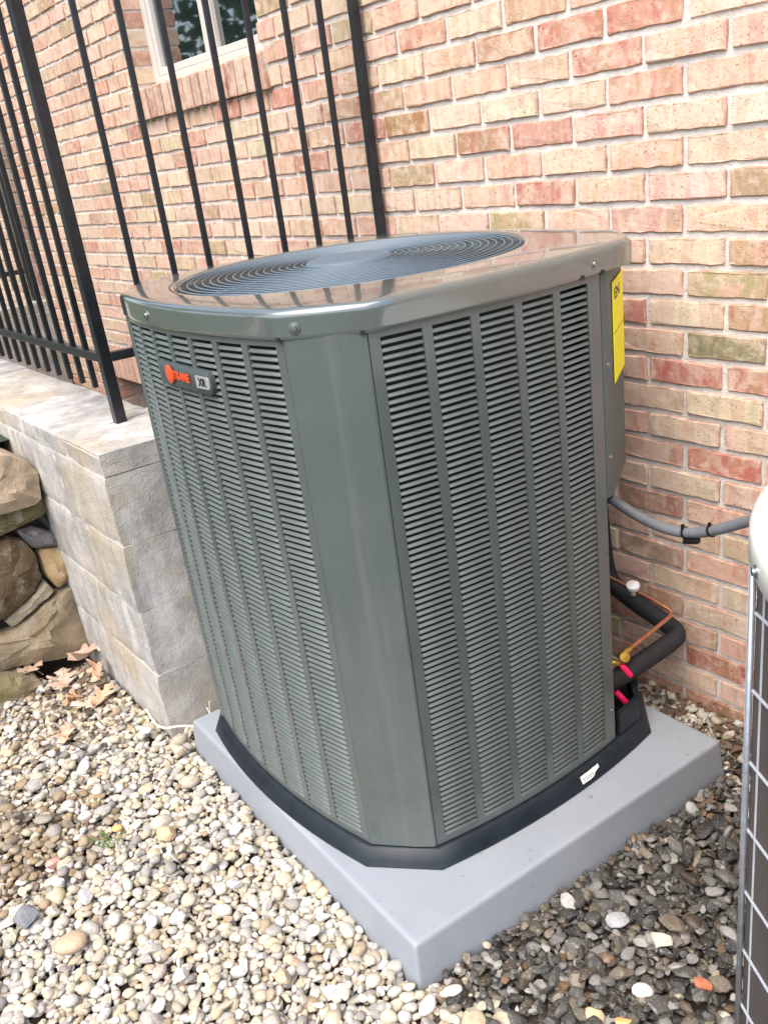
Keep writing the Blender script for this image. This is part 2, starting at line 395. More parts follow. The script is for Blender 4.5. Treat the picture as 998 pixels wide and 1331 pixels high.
def px_area(x, z, L):
    c4 = [project((x+sx*L/2, 0, z+sz*.028)) for sx, sz in ((-1,-1),(1,-1),(1,1),(-1,1))]
    if any(q is None for q in c4): return 0
    mx, my = sum(q[0] for q in c4)/4, sum(q[1] for q in c4)/4
    if not (-10 < mx < 1008 and -10 < my < 1341): return 0
    if 195 < mx < 800 and my > 335 + max(0, (400-mx))*.12: return 0
    if mx > 978 and my > 690: return 0
    return .5*abs(sum(c4[n_][0]*c4[(n_+1)%4][1] - c4[(n_+1)%4][0]*c4[n_][1] for n_ in range(4)))
for s_ in spec: s_.append(px_area(s_[0], s_[1], s_[2]))
spec.sort(key=lambda s_: -s_[6])
# a few bricks whose colour stands out, given by the place (x, z) on the wall
ODD = []
def odd(px, py, c):
    d = AX_R*((px-499)/FPX) + AX_D*((py-665.5)/FPX) + AX_F
    tt = (0 - CAM.y)/d.y; p_ = CAM + d*tt; ODD.append((p_.x, p_.z, c))
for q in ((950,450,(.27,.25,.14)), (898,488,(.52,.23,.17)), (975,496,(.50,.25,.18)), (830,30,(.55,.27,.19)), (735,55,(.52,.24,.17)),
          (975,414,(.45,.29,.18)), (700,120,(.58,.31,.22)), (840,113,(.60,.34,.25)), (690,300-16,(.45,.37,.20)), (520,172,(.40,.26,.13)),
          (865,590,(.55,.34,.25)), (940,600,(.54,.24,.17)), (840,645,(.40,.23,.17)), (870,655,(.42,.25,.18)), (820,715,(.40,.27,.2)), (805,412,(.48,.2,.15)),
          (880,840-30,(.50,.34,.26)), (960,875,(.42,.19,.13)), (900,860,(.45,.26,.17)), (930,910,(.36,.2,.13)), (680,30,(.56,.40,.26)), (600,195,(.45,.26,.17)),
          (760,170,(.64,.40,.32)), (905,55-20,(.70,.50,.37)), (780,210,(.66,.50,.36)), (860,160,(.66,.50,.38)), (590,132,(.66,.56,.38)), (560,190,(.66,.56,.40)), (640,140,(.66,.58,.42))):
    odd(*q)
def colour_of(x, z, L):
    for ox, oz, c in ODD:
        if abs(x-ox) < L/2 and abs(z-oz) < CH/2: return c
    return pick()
NV = 40
variants = []
for n_ in range(NV):
    mb = MB(); brick_mesh(mb, 0, 0, CL-.0125, .0548, .05, 100+n_)
    o = mb.build('brick', M['brick'], None, (0,0,0)); variants.append(o.data); bpy.data.objects.remove(o)
rest = MB(); rest_col = []
count = 0
for n_, (x, z, L, kk, ii, jamb, area) in enumerate(spec):
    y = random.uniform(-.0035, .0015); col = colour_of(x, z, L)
    if count < 270 and area > 0:
        count += 1
        if abs(L-(CL-.0125)) < .004 and not jamb:
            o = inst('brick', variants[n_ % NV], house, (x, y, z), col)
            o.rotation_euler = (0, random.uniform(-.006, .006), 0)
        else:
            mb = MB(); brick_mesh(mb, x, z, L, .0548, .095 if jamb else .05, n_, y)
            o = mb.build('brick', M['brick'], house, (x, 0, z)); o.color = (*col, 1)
    else:
        f0 = len(rest.f); brick_mesh(rest, x, z, L, .0548, .095 if jamb else .05, n_, y, plain=(area < 60))
        rest_col += [(*col, random.random())]*(len(rest.f)-f0)
def paint(o, cols):
    me = o.data; ca = me.color_attributes.new('tint', 'FLOAT_COLOR', 'CORNER')
    ls = np.array([p_.loop_total for p_ in me.polygons]); arr = np.repeat(np.array(cols, dtype=np.float32), ls, axis=0)
    ca.data.foreach_set('color', arr.ravel())
# header bricks above the basement door
for n_ in range(int((SOLD[1]-SOLD[0])/CH)):
    f0 = len(rest.f); cx = SOLD[0] + (n_+.5)*CH
    vs0 = len(rest.v); tmp = MB(); brick_mesh(tmp, 0, 0, .185, .0548, .09, 900+n_)
    rest.add([(cx - v[2], v[1]-.001, .527 + v[0]) for v in tmp.v], [tuple(reversed(f_)) for f_ in tmp.f])
    c_ = pick(); c_ = (.62, .40, .31) if n_ % 3 else (.66, .47, .36)
    rest_col += [(*c_, random.random())]*(len(rest.f)-f0)
# brick returns inside the basement door opening (left jamb, facing right)
for n_ in range(28):
    zc = .43 - .04 - n_*CH; f0 = len(rest.f); tmp = MB(); brick_mesh(tmp, 0, 0, .09, .0548, .05, 700+n_)
    rest.add([(DOOR[0] - v[1] - .012, .10 + .052 + v[0], zc + v[2]) for v in tmp.v], tmp.f)
    rest_col += [(.36*random.uniform(.8,1.1), .22, .14, random.random())]*(len(rest.f)-f0)
o = rest.build('brick_courses', M['brickj'], house, (-3, 0, 0)); paint(o, rest_col); o['kind'] = 'stuff'
# sill of rowlock bricks
sx0, sx1 = -3.84, -2.735; nS = 17; sp = (sx1-sx0)/nS
sillroot = MB(); sillroot.add([(sx0+.004,.0,1.653),(sx1-.004,.0,1.653),(sx1-.004,.13,1.66),(sx0+.004,.13,1.66),(sx0+.004,-.014,1.757),(sx1-.004,-.014,1.757),(sx1-.004,.13,1.785),(sx0+.004,.13,1.785)],
             [(0,3,2,1),(4,5,6,7),(0,1,5,4),(1,2,6,5),(2,3,7,6),(3,0,4,7)])
sill = sillroot.build('window_sill', M['mortar'], house, (-3.3, 0, 1.72))
for n_ in range(nS):
    cx = sx0 + (n_+.5)*sp; hw = sp/2 - .0045; j = lambda: random.uniform(-.0025, .0025)
    mb = MB(); y0 = -.022 + j()
    mb.add([(cx-hw+j(),y0,1.650+j()),(cx+hw+j(),y0,1.650+j()),(cx+hw,.12,1.659),(cx-hw,.12,1.659),(cx-hw+j(),y0,1.760+j()),(cx+hw+j(),y0,1.760+j()),(cx+hw,.12,1.793),(cx-hw,.12,1.793)],
           [(0,3,2,1),(4,5,6,7),(0,1,5,4),(1,2,6,5),(2,3,7,6),(3,0,4,7)])
    o = mb.build('brick', M['brick'], sill, (cx, 0, 1.72), bevel=.003); o.color = (*random.choice([(.50,.33,.24),(.58,.42,.32),(.44,.27,.19),(.60,.46,.36),(.52,.36,.27)]), 1)
# window
wy = .09; x0, x1, z0, z1 = WIN; z0 = 1.780
win = MB()
fw = .040
win.box((x0+.001, wy, z0), (x0+fw, wy+.09, z1-.001)); win.box((x1-fw, wy, z0), (x1-.001, wy+.09, z1-.001))
win.box((x0+fw, wy, z0), (x1-fw, wy+.09, z0+.026)); win.box((x0+fw, wy, z1-fw), (x1-fw, wy+.09, z1-.001)); win.box((-3.285, wy+.003, z0+.026), (-3.255, wy+.09, z1-fw))
win = win.build('window', M['vinyl'], house, (-3.27, wy, z0), bevel=.004)
for a, b in ((x0+fw, -3.285), (-3.255, x1-fw)):
    s2 = MB(); q = .030; zz0, zz1 = z0+.026, z1-fw; yy = wy+.006
    s2.box((a+.001, yy, zz0+.001), (a+q, yy+.05, zz1-.001)); s2.box((b-q, yy, zz0+.001), (b-.001, yy+.05, zz1-.001))
    s2.box((a+q, yy, zz0+.001), (b-q, yy+.05, zz0+q)); s2.box((a+q, yy, zz1-q), (b-q, yy+.05, zz1-.001))
    s2.build('sash', M['vinyl'], win, ((a+b)/2, yy, zz0), bevel=.004)
    pn = MB(); pn.box((a+q-.004, yy+.02, zz0+q-.004), (b-q+.004, yy+.026, zz1-q+.004)); pn.build('pane', M['pane'], win, ((a+b)/2, yy, zz0))
rm = MB(); rm.box((x0-.2, .2601, 1.2), (x1+.2, .30, WZ1)); rm.build('room_wall', M['inner'], house)
dr = MB(); dr.box((DOOR[0]-.1, .15, DOOR[2]), (DOOR[1]+.1, .20, DOOR[3]+.05)); d_ = dr.build('door', M['door'], house, (-4.4, .15, -1.5))
hd = MB(); hd.lathe((-4.0, .15, -.5), [(.02,0),(.012,-.03),(.03,-.04),(.03,-.065),(0,-.07)], 14, (0,1,0)); hd.build('handle', M['brass'], d_, smooth=True)

# ------------------------------------------------------------------ concrete wall round the stairwell
cw = thing('concrete_wall', 'stained grey concrete block retaining wall beside the gravel, carrying the iron fence', 'wall', (-2.3, -1.0, 0))
TOP = .827
def ex_(y): return -2.108 + .055*(y+1.06)          # outer line of the end face
core = MB()
core.box((-5.6, -1.0555, -1.5), (-2.1135, -.796, TOP-.006)); core.box((-2.45, -.7955, -1.5), (-2.1135, -.006, TOP-.006)); core.box((-5.86, -1.0555, -1.5), (-5.606, -.012, TOP-.006))
core.build('mortar', M['joint'], cw)
bounds = [-.05, .185, .380, .575, .765, TOP]
def block(x0, x1, y0, y1, z0, z1, skew=False, sd=0):
    rr = random.Random(sd); mb = MB(); j = lambda a=.003: rr.uniform(-a, a)
    nx = 3; vs = []
    e = .055 if skew else 0
    def X(x, y): return x + (e*(y+1.06) if x > -2.2 else 0)
    vs = [(X(x,y)+j(), y+j(), z+j(.002)) for z in (z0, z1) for x, y in ((x0,y0),(x1,y0),(x1,y1),(x0,y1))]
    mb.add(vs, [(0,3,2,1),(4,5,6,7),(0,1,5,4),(1,2,6,5),(2,3,7,6),(3,0,4,7)])
    o = mb.build('concrete_block', M['concrete'], cw, ((x0+x1)/2, (y0+y1)/2, z0), bevel=.0035)
    if x1 > -3.3:
        o.modifiers.clear()
        import bmesh
        bm = bmesh.new(); bm.from_mesh(o.data); bmesh.ops.subdivide_edges(bm, edges=bm.edges[:], cuts=11, use_grid_fill=True)
        og = WO[o]; ax_ = [(min(v.co[i] for v in bm.verts), max(v.co[i] for v in bm.verts)) for i in range(3)]
        for v in bm.verts:
            p_ = v.co + og; near = sum(1 for i in range(3) if min(v.co[i]-ax_[i][0], ax_[i][1]-v.co[i]) < .006)
            nz = Vector((mnoise.fractal(p_*13, .8, 2.1, 4), mnoise.fractal(p_*13+Vector((9,0,0)), .8, 2.1, 4), mnoise.fractal(p_*13+Vector((0,9,0)), .8, 2.1, 4)))
            v.co += Vector((nz.x*.0022, nz.y*.0022, nz.z*.0012))
            if near >= 2:
                c_ = Vector(((ax_[0][0]+ax_[0][1])/2, (ax_[1][0]+ax_[1][1])/2, (ax_[2][0]+ax_[2][1])/2))
                k__ = .0022 + .006*max(0, mnoise.noise(p_*31))
                for i in range(3):
                    if min(v.co[i]-ax_[i][0], ax_[i][1]-v.co[i]) < .008: v.co[i] += math.copysign(min(k__, .006), c_[i]-v.co[i])
        bm.to_mesh(o.data); bm.free(); o.data.shade_smooth(); o.data.set_sharp_from_angle(angle=R(32))
    return o
sd = 0
for r_ in range(5):
    za, zb = bounds[r_]+.0012, bounds[r_+1]-(.0012 if r_ < 4 else 0)
    # corner block, whose end shows beside the unit, then stretchers to the left
    xs = [-2.108, -2.108-(.39 if r_ % 2 else .27)]
    while xs[-1] > -5.5: xs.append(max(xs[-1]-.39, -5.6))
    for a, b in zip(xs[1:], xs[:-1]):
        sd += 1; block(a+.0025, b-(0 if b == -2.108 else .0025), -1.06, -.79, za, zb, True, sd)
    ys = [-.787, -.52 if r_ % 2 else -.40, -.004]
    for a, b in zip(ys[:-1], ys[1:]):
        sd += 1; block(-2.455, -2.108, a+.0025, b-.0025, za, zb, True, sd)
    ys = [-1.06, -.66 if r_ % 2 else -.5, -.01]
    for a, b in zip(ys[:-1], ys[1:]):
        sd += 1; block(-5.865, -5.604, a+.0025, b-.0025, za, zb, False, sd)
# ------------------------------------------------------------------ iron fence
fence = thing('iron_fence', 'black iron picket fence standing on the concrete block wall, right angled at its corner post', 'fence', (-2.35, -.90, TOP))
u = Vector((.134, .875, 0)).normalized(); nrm = Vector((-u.y, u.x, 0)); FL = .885; ZV = Vector((0,0,1))
def bar(name, p, ux, uy, hw, za, zb, parent=fence):
    mb = MB(); p = Vector(p); mb.obox((p.x, p.y, (za+zb)/2), ux, uy, ZV, hw, hw, (zb-za)/2)
    return mb.build(name, M['iron'], parent, (p.x, p.y, za), bevel=.002)
XA = Vector((1,0,0)); YA = Vector((0,1,0)); c0 = Vector((-2.35, -.90, 0))
bar('post', c0, XA, YA, .0150, TOP, 2.12)
bar('post', c0 + u*FL, u, nrm, .0125, TOP, 2.12)
pm = MB(); pm.box((-.0073,-.0073,0), (.0073,.0073,2.08-.91)); po = pm.build('picket', M['iron'], None, (0,0,0), bevel=.0015)
first = True
def picket(p, rz, z=.91):
    global first
    o = po if first else po.copy()
    if not first: COL.objects.link(o)
    first = False
    o.parent = fence; o.location = Vector((p.x, p.y, z)) - WO[fence]; o.rotation_euler = (0, 0, rz)
for s_ in (.148, .269, .384, .5215, .642, .764, .881): picket(c0 + u*(s_*FL), math.atan2(u.y, u.x))
for k in range(31): picket(Vector((-2.4796 - .1022*k, -.90, 0)), 0)
def rail(a, b, z, h=.0125, wd=.011):
    a, b = Vector(a), Vector(b); d = (b-a); L = d.length; d.normalize(); n_ = Vector((-d.y, d.x, 0)); mid = (a+b)/2
    mb = MB(); mb.obox((mid.x, mid.y, z), d, n_, ZV, L/2, wd, h); mb.build('rail', M['iron'], fence, (mid.x, mid.y, z), bevel=.002)
for z in (1.008, 2.02):
    rail(c0 + Vector((-.0155,0,0)), (-5.70, -.90, 0), z); rail(c0 + u*.018, c0 + u*(FL-.013), z)
for xx in (-4.25, -5.73): bar('post', (xx, -.90, 0), XA, YA, .015, TOP, 2.12)
ff = thing('iron_fence', 'short black iron fence on the far end wall of the stairwell, against the bricks', 'fence', (-5.73, -.08, TOP))
bar('post', (-5.73, -.06, 0), XA, YA, .019, TOP, 2.12, ff)
for k in range(7):
    bar('picket', (-5.73, -.17-.1022*k, 0), XA, YA, .0073, .91, 2.08, ff)
for z in (1.008, 2.02):
    mb = MB(); mb.box((-5.742, -.878, z-.014), (-5.718, -.086, z+.014)); mb.build('rail', M['iron'], ff, bevel=.002)

# ------------------------------------------------------------------ dry stone wall
sw = thing('stone_wall', 'low dry laid wall of brown and mossy fieldstones at the left', 'stone wall', (-2.8, -1.3, 0))
bk = MB(); bk.box((-3.1, -4.2, -.05), (-2.80, -1.068, .66)); bk.build('backfill', M['soil'], sw)
def stone(poly, col, xf=-2.75, depth=.22, bulge=.03, seed=0, label=None):
    rr = random.Random(seed)
    n = len(poly); pts = []
    for i in range(n):                              # resample with rounded corners
        a, b = Vector((*poly[i], 0)), Vector((*poly[(i+1) % n], 0))
        for q in (.12, .37, .63, .88): pts.append(a.lerp(b, q))
    cx = sum(p_.x for p_ in pts)/len(pts); cz = sum(p_.y for p_ in pts)/len(pts)
    ph = rr.random()*50
    mb = MB(); rings = []
    for sc_, dx in ((.95, -depth), (.995, -.05), (.992, -.016), (.965, .0), (.80, .006), (.60, bulge*.5), (.38, bulge*.6), (.15, bulge*.6)):
        ring = []
        for p_ in pts:
            y, z = cx + (p_.x-cx)*sc_, cz + (p_.y-cz)*sc_
            nz = mnoise.fractal(Vector((y*11+ph, z*11, ph)), .8, 2.3, 5)
            ring.append((xf + dx + nz*.022*(1 if dx > -.1 else 0), y + nz*.006, z + nz*.006))
        rings.append(ring)
    mb.loft(rings, True, True)
    o = mb.build('stone', M['stone'], sw, (xf, cx, cz), sharp=24); o.color = (*[min(.6, x_*1.22) for x_ in col], 1)
    if label: o['label'] = label
    return o
STN = [
 ([(-1.42,.60),(-1.40,.755),(-1.22,.757),(-1.13,.74),(-1.075,.70),(-1.052,.652),(-1.082,.562),(-1.2,.565)], (.42,.32,.22), -2.70, 'tan squared stone on top of the wall with a purple brown stain'),
 ([(-1.50,.45),(-1.50,.585),(-1.2,.598),(-1.07,.592),(-1.035,.535),(-1.07,.512),(-1.211,.495)], (.17,.15,.065), -2.735, 'flat moss green stone'),
 ([(-1.105,.51),(-1.045,.505),(-1.015,.43),(-1.05,.415)], (.085,.085,.08), -2.80, None),
 ([(-1.165,.488),(-1.105,.482),(-1.032,.408),(-1.06,.392),(-1.132,.412)], (.17,.165,.165), -2.76, 'dark grey wedge shaped stone'),
 ([(-1.40,.48),(-1.2,.482),(-1.145,.45),(-1.128,.38),(-1.122,.315),(-1.17,.275),(-1.26,.23),(-1.40,.22)], (.13,.09,.05), -2.745, 'dark brown rough stone with a yellow lichen corner'),
 ([(-1.117,.405),(-1.035,.388),(-1.022,.31),(-1.053,.268),(-1.10,.258),(-1.12,.31)], (.40,.28,.14), -2.75, 'small golden tan stone'),
 ([(-1.172,.268),(-1.128,.292),(-1.105,.252),(-1.14,.236),(-1.26,.182),(-1.28,.215)], (.36,.31,.22), -2.755, None),
 ([(-1.14,.230),(-1.052,.252),(-1.036,.20),(-1.038,.10),(-1.063,.012),(-1.15,.018),(-1.27,.055),(-1.46,.08),(-1.46,.19),(-1.262,.176)], (.31,.25,.16), -2.74, 'largest slab like stone, brown with pale lichen'),
 ([(-1.50,.07),(-1.338,.07),(-1.255,.036),(-1.235,-.01),(-1.26,-.05),(-1.50,-.06)], (.27,.22,.14), -2.68, None)]
for i, (pl, c, xf, lb) in enumerate(STN): stone(pl, c, xf, seed=i, label=lb)
yy = -1.50; i = 20
while yy > -3.6:
    wd = random.uniform(.22, .38); zz = -.05
    while zz < .68:
        hh = random.uniform(.13, .25); hh = min(hh, .76-zz)
        a, b = yy-wd+.008, yy-.004; j = lambda: random.uniform(-.012, .012)
        stone([(a+j(), zz+.006), ((a+b)/2, zz+.006+j()*.4), (b+j(), zz+.006), (b+j()*.4, zz+hh/2), (b+j(), zz+hh), ((a+b)/2, zz+hh+j()*.4), (a+j(), zz+hh), (a+j()*.4, zz+hh/2)],
              random.choice([(.36,.28,.18),(.25,.20,.12),(.20,.18,.15),(.40,.31,.2)]), -2.74+random.uniform(-.02,.03), seed=i); i += 1
        zz += hh+.004
    yy -= wd

# ------------------------------------------------------------------ pad under the unit
pad = MB(); PT = .075
pc = [Vector((-1.0213,-1.0614,0)), Vector((-.9577,-.195,0)), Vector((-1.939,-.161,0)), Vector((-2.0027,-1.0276,0))]
cen = sum(pc, Vector())/4
def padring(off, z):
    out = []
    for i in range(4):
        a = (pc[i]-pc[i-1]).normalized(); b = (pc[(i+1) % 4]-pc[i]).normalized()
        na, nb = Vector((a.y,-a.x,0)), Vector((b.y,-b.x,0))
        q = pc[i] + (na+nb)*off
        r_ = .008
        p1 = q - a*r_; p2 = q + b*r_
        for tt in (0, .33, .66, 1):
            s1 = p1.lerp(q, tt); s2 = q.lerp(p2, tt); z_ = s1.lerp(s2, tt); out.append((z_.x, z_.y, z))
    return out
pad.loft([padring(.013, -.034), padring(.012, -.012), padring(.010, .0), padring(.0035, .064), padring(.0025, .0690), padring(.0005, .0728), padring(-.003, .0747), padring(-.007, PT), padring(-.012, PT+.0001), padring(-.30, PT+.0005)], True, True)
tag(pad.build('equipment_pad', M['pad'], None, (cen.x, cen.y, 0), sharp=50), 'pale blue grey plastic pad on the gravel under the grey air conditioner', 'equipment pad')

# ------------------------------------------------------------------ the air conditioner
O2 = Vector((-1.573, -.5815, 0)); EX = Vector((.9998, -.02, 0)); EY = Vector((.055, .9985, 0))
def LW(x, y, z): p_ = O2 + EX*x + EY*y; return (p_.x, p_.y, z)
ac = thing('air_conditioner', 'tall grey green louvred air conditioner with a fan on top, standing on the pad', 'air conditioner', (O2.x, O2.y, PT))
FA = lambda x: -(.439 - .336*x*x)            # front bow (looks to -y)
RA = lambda y: .4745 - .30*y*y               # right bow (looks to +x)
XL, XR, YF, YB = -.296, .345, -.303, .206    # seams
ZB, ZT = .114, 1.170
def outline():
    pts = []
    for k in range(13): x = -.300 + .645*k/12; pts.append((x, FA(x)))
    for k in range(13): y = -.303 + .606*k/12; pts.append((RA(y), y))
    for k in range(13): x = .345 - .69*k/12; pts.append((x, -FA(x)))
    for k in range(13): y = .303 - .606*k/12; pts.append((-RA(y), y))
    return pts
OUT = outline()
def offset(off, z):
    n = len(OUT); res = []
    for i in range(n):
        a = Vector(OUT[i-1]); b = Vector(OUT[i]); c = Vector(OUT[(i+1) % n])
        d1 = (b-a).normalized(); d2 = (c-b).normalized(); n1 = Vector((d1.y,-d1.x)); n2 = Vector((d2.y,-d2.x)); nn = (n1+n2)
        nn = nn / max(.5, nn.dot(n1))
        res.append(LW(b.x+nn.x*off, b.y+nn.y*off, z))
    return res
def circ(r, z):
    return [FW(r*math.cos(math.atan2(y, x)), r*math.sin(math.atan2(y, x)), z) for x, y in OUT]
def FW(x, y, z): return LW(x - .033, y - .004, z)      # the fan sits a little off the middle
# base pan
mb = MB(); mb.loft([offset(.026, PT+.0012), offset(.027, PT+.004), offset(.022, .088), offset(.010, .110), offset(.004, .1125), offset(-.03, .113), offset(-.06, .09)], True, True)
mb.build('base_pan', M['pan'], ac, sharp=40)
# coil and dark inside
def coil_ring(z):
    full = offset(-.034, z); keep = [p_ for p_, (x, y) in zip(full, OUT) if not (y > .19 and x > .12)]
    k0 = max(i for i, (x, y) in enumerate(OUT) if x > .4 and y <= .19)
    head = full[:k0+1]; tail = [p_ for p_, (x, y) in list(zip(full, OUT))[k0+1:] if not (y > .19 and x > .12)]
    return head + [LW(.425, .208, z), LW(.26, .214, z), LW(.16, .30, z), LW(.15, .405, z)] + tail
mb = MB(); mb.loft([coil_ring(.1135), coil_ring(ZT)], False, False); coil = mb.build('coil', M['coil'], ac)
# corner posts
def post(pts, z0, z1, name='corner_post'):
    n = len(pts); mb = MB()
    outer = [[LW(x, y, z) for x, y in pts] for z in (z0, z1)]
    cx, cy = sum(p_[0] for p_ in pts)/n, sum(p_[1] for p_ in pts)/n
    def inn(p_, q):
        d = Vector((-p_[0], -p_[1])).normalized()*q; return p_[0]+d.x, p_[1]+d.y
    ring = lambda z: [LW(*p_, z) for p_ in pts] + [LW(*inn(p_, .012), z) for p_ in reversed(pts)]
    mb.loft([ring(z0), ring(z0+.3), ring((z0+z1)/2), ring(z1-.3), ring(z1)], True, True)
    return mb.build(name, M['unit'], ac, sharp=12)
g_ = .0022
post([(XR+.001, FA(XR)+.010), (XR+g_, FA(XR)-.0005), (XR+.008, FA(XR)+.003), (XR+.075, FA(XR)+.062), (XR+.088, FA(XR)+.076), (.4455, YF-.006), (.4465, YF-g_), (.4365, YF-.001)], ZB+.002, ZT+.003)
post([(-.442, -.300), (-.447, -.305), (-.44, -.312), (XL-.012, FA(XL)-.001), (XL-g_, FA(XL)+.0005), (XL-.001, FA(XL)+.010)], ZB+.002, ZT+.003)
post([(-.345, .399), (-.447, .303)], ZB+.002, ZT+.003)
# blank control panel at the back right corner, hung in the upper part only
ctl = MB(); prof = [(RA(YB+g_)-.010, YB+g_), (RA(YB+g_)+.001, YB+g_), (.4608, .224), (.4596, .229), (.4565, .234), (.348, .3975), (.338, .400), (.20, .422)]
n = len(prof); ring = lambda z: [LW(x, y, z) for x, y in prof] + [LW(x*.93, y*.93, z) for x, y in reversed(prof)]
ctl.loft([ring(.715), ring(.80), ring(1.0), ring(ZT+.003)], True, True)
ctlp = ctl.build('control_panel', M['panel'], ac, sharp=25)
back = MB(); ring = [(x, -FA(x)) for x in np.linspace(.20, -.345, 9)]
back.loft([[LW(x, y, z) for x, y in ring] for z in (ZB, ZT)], closed=False); back.build('back_panel', M['unit'], ac)
lft = MB(); ring = [(-RA(y), y) for y in np.linspace(.303, -.303, 9)]
lft.loft([[LW(x, y, z) for x, y in ring] for z in (ZB, ZT)], closed=False); lft.build('left_panel', M['unit'], ac)
# louvred panels
CT, CB, PIT = 1.1565, .131, .0125
def strip(mb, fn, a, b, z0, z1, n=4, th=.0055, lift=0.):
    A = np.linspace(a, b, n+1)
    o = [fn(s_, lift) for s_ in A]; i = [fn(s_, -th) for s_ in A[::-1]]
    mb.loft([[LW(x, y, z) for x, y in o+i] for z in (z0, z1)], True, True)
def fr(x, d):                     # front arc point moved outwards by d
    return x + 0.0, FA(x) - d
def rt(y, d): return RA(y) + d, y
slat_spec = []
def panel(fn, a, b, cols, cw_):
    mb = MB()
    strip(mb, fn, a, b, CT, ZT-.002, 10); strip(mb, fn, a, b, ZB+.002, CB, 10)
    edges = [a] + [e for c_ in cols for e in (c_, c_+cw_)] + [b]
    for k in range(0, len(edges), 2): strip(mb, fn, edges[k], edges[k+1], CB, CT, 2)
    o = mb.build('louvre_panel', M['unit'], ac, sharp=30)
    for c_ in cols:
        for k in range(int((CT-CB)/PIT)):
            slat_spec.append((o, fn, c_, c_+cw_, CT - (k+1)*PIT))
    return o
fp = panel(fr, XL, XR, [.327-.0735-.0897*k for k in range(7)][::-1], .0735)
rp = panel(rt, YF, YB, [-.2835+.0943*k for k in range(5)], .0765)
fp['label'] = 'front louvred panel carrying the badge'; rp['label'] = 'right louvred panel of five columns'
def slat(mb, fn, a, b, z):
    prof = [(.0006, -.0002), (.0011, .0010), (-.0010, .0030), (-.0040, .0056), (-.0047, .0048), (-.0012, -.0004)]
    xs = [a-.001, a+.003, b-.003, b+.001]; rings = []
    for i, s_ in enumerate(xs):
        e = i in (0, 3)
        rings.append([LW(*fn(s_, (d*.25-.003) if e else d), z + (h if not e else h*.7)) for d, h in prof])
    mb.loft(rings)
def sarea(s_):
    _, fn, a, b, z = s_
    p1 = project(LW(*fn(a, 0), z)); p2 = project(LW(*fn(b, 0), z)); p3 = project(LW(*fn(b, 0), z+PIT))
    return abs((p2[0]-p1[0])*(p3[1]-p2[1]) - (p2[1]-p1[1])*(p3[0]-p2[0]))
slat_spec.sort(key=sarea, reverse=True)
restS = MB()
for n_, (o, fn, a, b, z) in enumerate(slat_spec):
    if n_ < 290:
        mb = MB(); slat(mb, fn, a, b, z); c_ = LW(*fn((a+b)/2, 0), z); mb.build('slat', M['slat'], o, c_, sharp=50)
    else: slat(restS, fn, a, b, z)
o = restS.build('louvre_slats', M['slat'], ac, sharp=50); o['kind'] = 'stuff'
# top cover
mb = MB()
mb.loft([offset(-.004, ZT-.002), offset(.0055, ZT-.001), offset(.0065, ZT+.002), offset(.0065, ZT+.006), offset(.007, ZT+.033), offset(.007, ZT+.036), offset(.0055, ZT+.0415), offset(.001, ZT+.0455), offset(-.005, ZT+.0472), offset(-.010, ZT+.0476), offset(-.03, ZT+.0490),
         circ(.383, ZT+.0500), circ(.374, ZT+.0495), circ(.369, ZT+.0465), circ(.3665, ZT+.041), circ(.363, ZT-.02), circ(.365, ZT-.14)])
cap = mb.build('top_cover', M['cap'], ac, sharp=55)
mb = MB(); mb.loft([circ(.34, 1.03), circ(.02, 1.03)], False, True); mb.build('fan_shroud', M['inner'], ac)
# fan
mb = MB()
for q in range(3):
    a0 = q*2*math.pi/3 + .4; vs = []
    for r_ in (.07, .15, .24, .325):
        for da, dz in ((-.42, -.028), (-.15, -.004), (.15, .016), (.42, .026)):
            vs.append(FW(r_*math.cos(a0+da), r_*math.sin(a0+da), 1.11+dz*(.6+r_*1.5)))
    mb.add(vs, [(i*4+j, i*4+j+1, i*4+j+5, i*4+j+4) for i in range(3) for j in range(3)])
mb.lathe(FW(0,0,1.06), [(0,0),(.075,0),(.075,.09),(0,.09)], 24)
mb.build('fan', M['inner'], ac)
# guard: rings, spokes, hub
gd = MB(); gz = ZT + .0470
a_sp = math.atan2(.10, 1.0)
for k in range(17):
    r_ = .100 + .0161*k
    gd.tube([FW(r_*math.cos(2*math.pi*q/72), r_*math.sin(2*math.pi*q/72), gz + .006*(1-(r_/.36)**2)) for q in range(72)], .0016, 5, closed=True)
guard = gd.build('fan_guard', M['guard'], ac, smooth=True)
for q in range(4):
    a0 = a_sp + q*math.pi/2
    for off in (-.004, .004):
        mb = MB(); nx, ny = -math.sin(a0)*off, math.cos(a0)*off
        mb.tube([FW(r_*math.cos(a0)+nx, r_*math.sin(a0)+ny, gz - .003 + .006*(1-(r_/.36)**2) - (.006 if r_ > .36 else 0)) for r_ in (.07, .16, .25, .33, .367)], .0021, 6)
        mb.build('spoke', M['guard'], guard, smooth=True)
mb = MB(); mb.lathe(FW(0,0,gz-.002), [(.0,-.01),(.088,-.01),(.093,-.004),(.093,.007),(.088,.0115),(.0,.0125)], 48); hub = mb.build('hub_cap', M['hub'], ac, sharp=40)
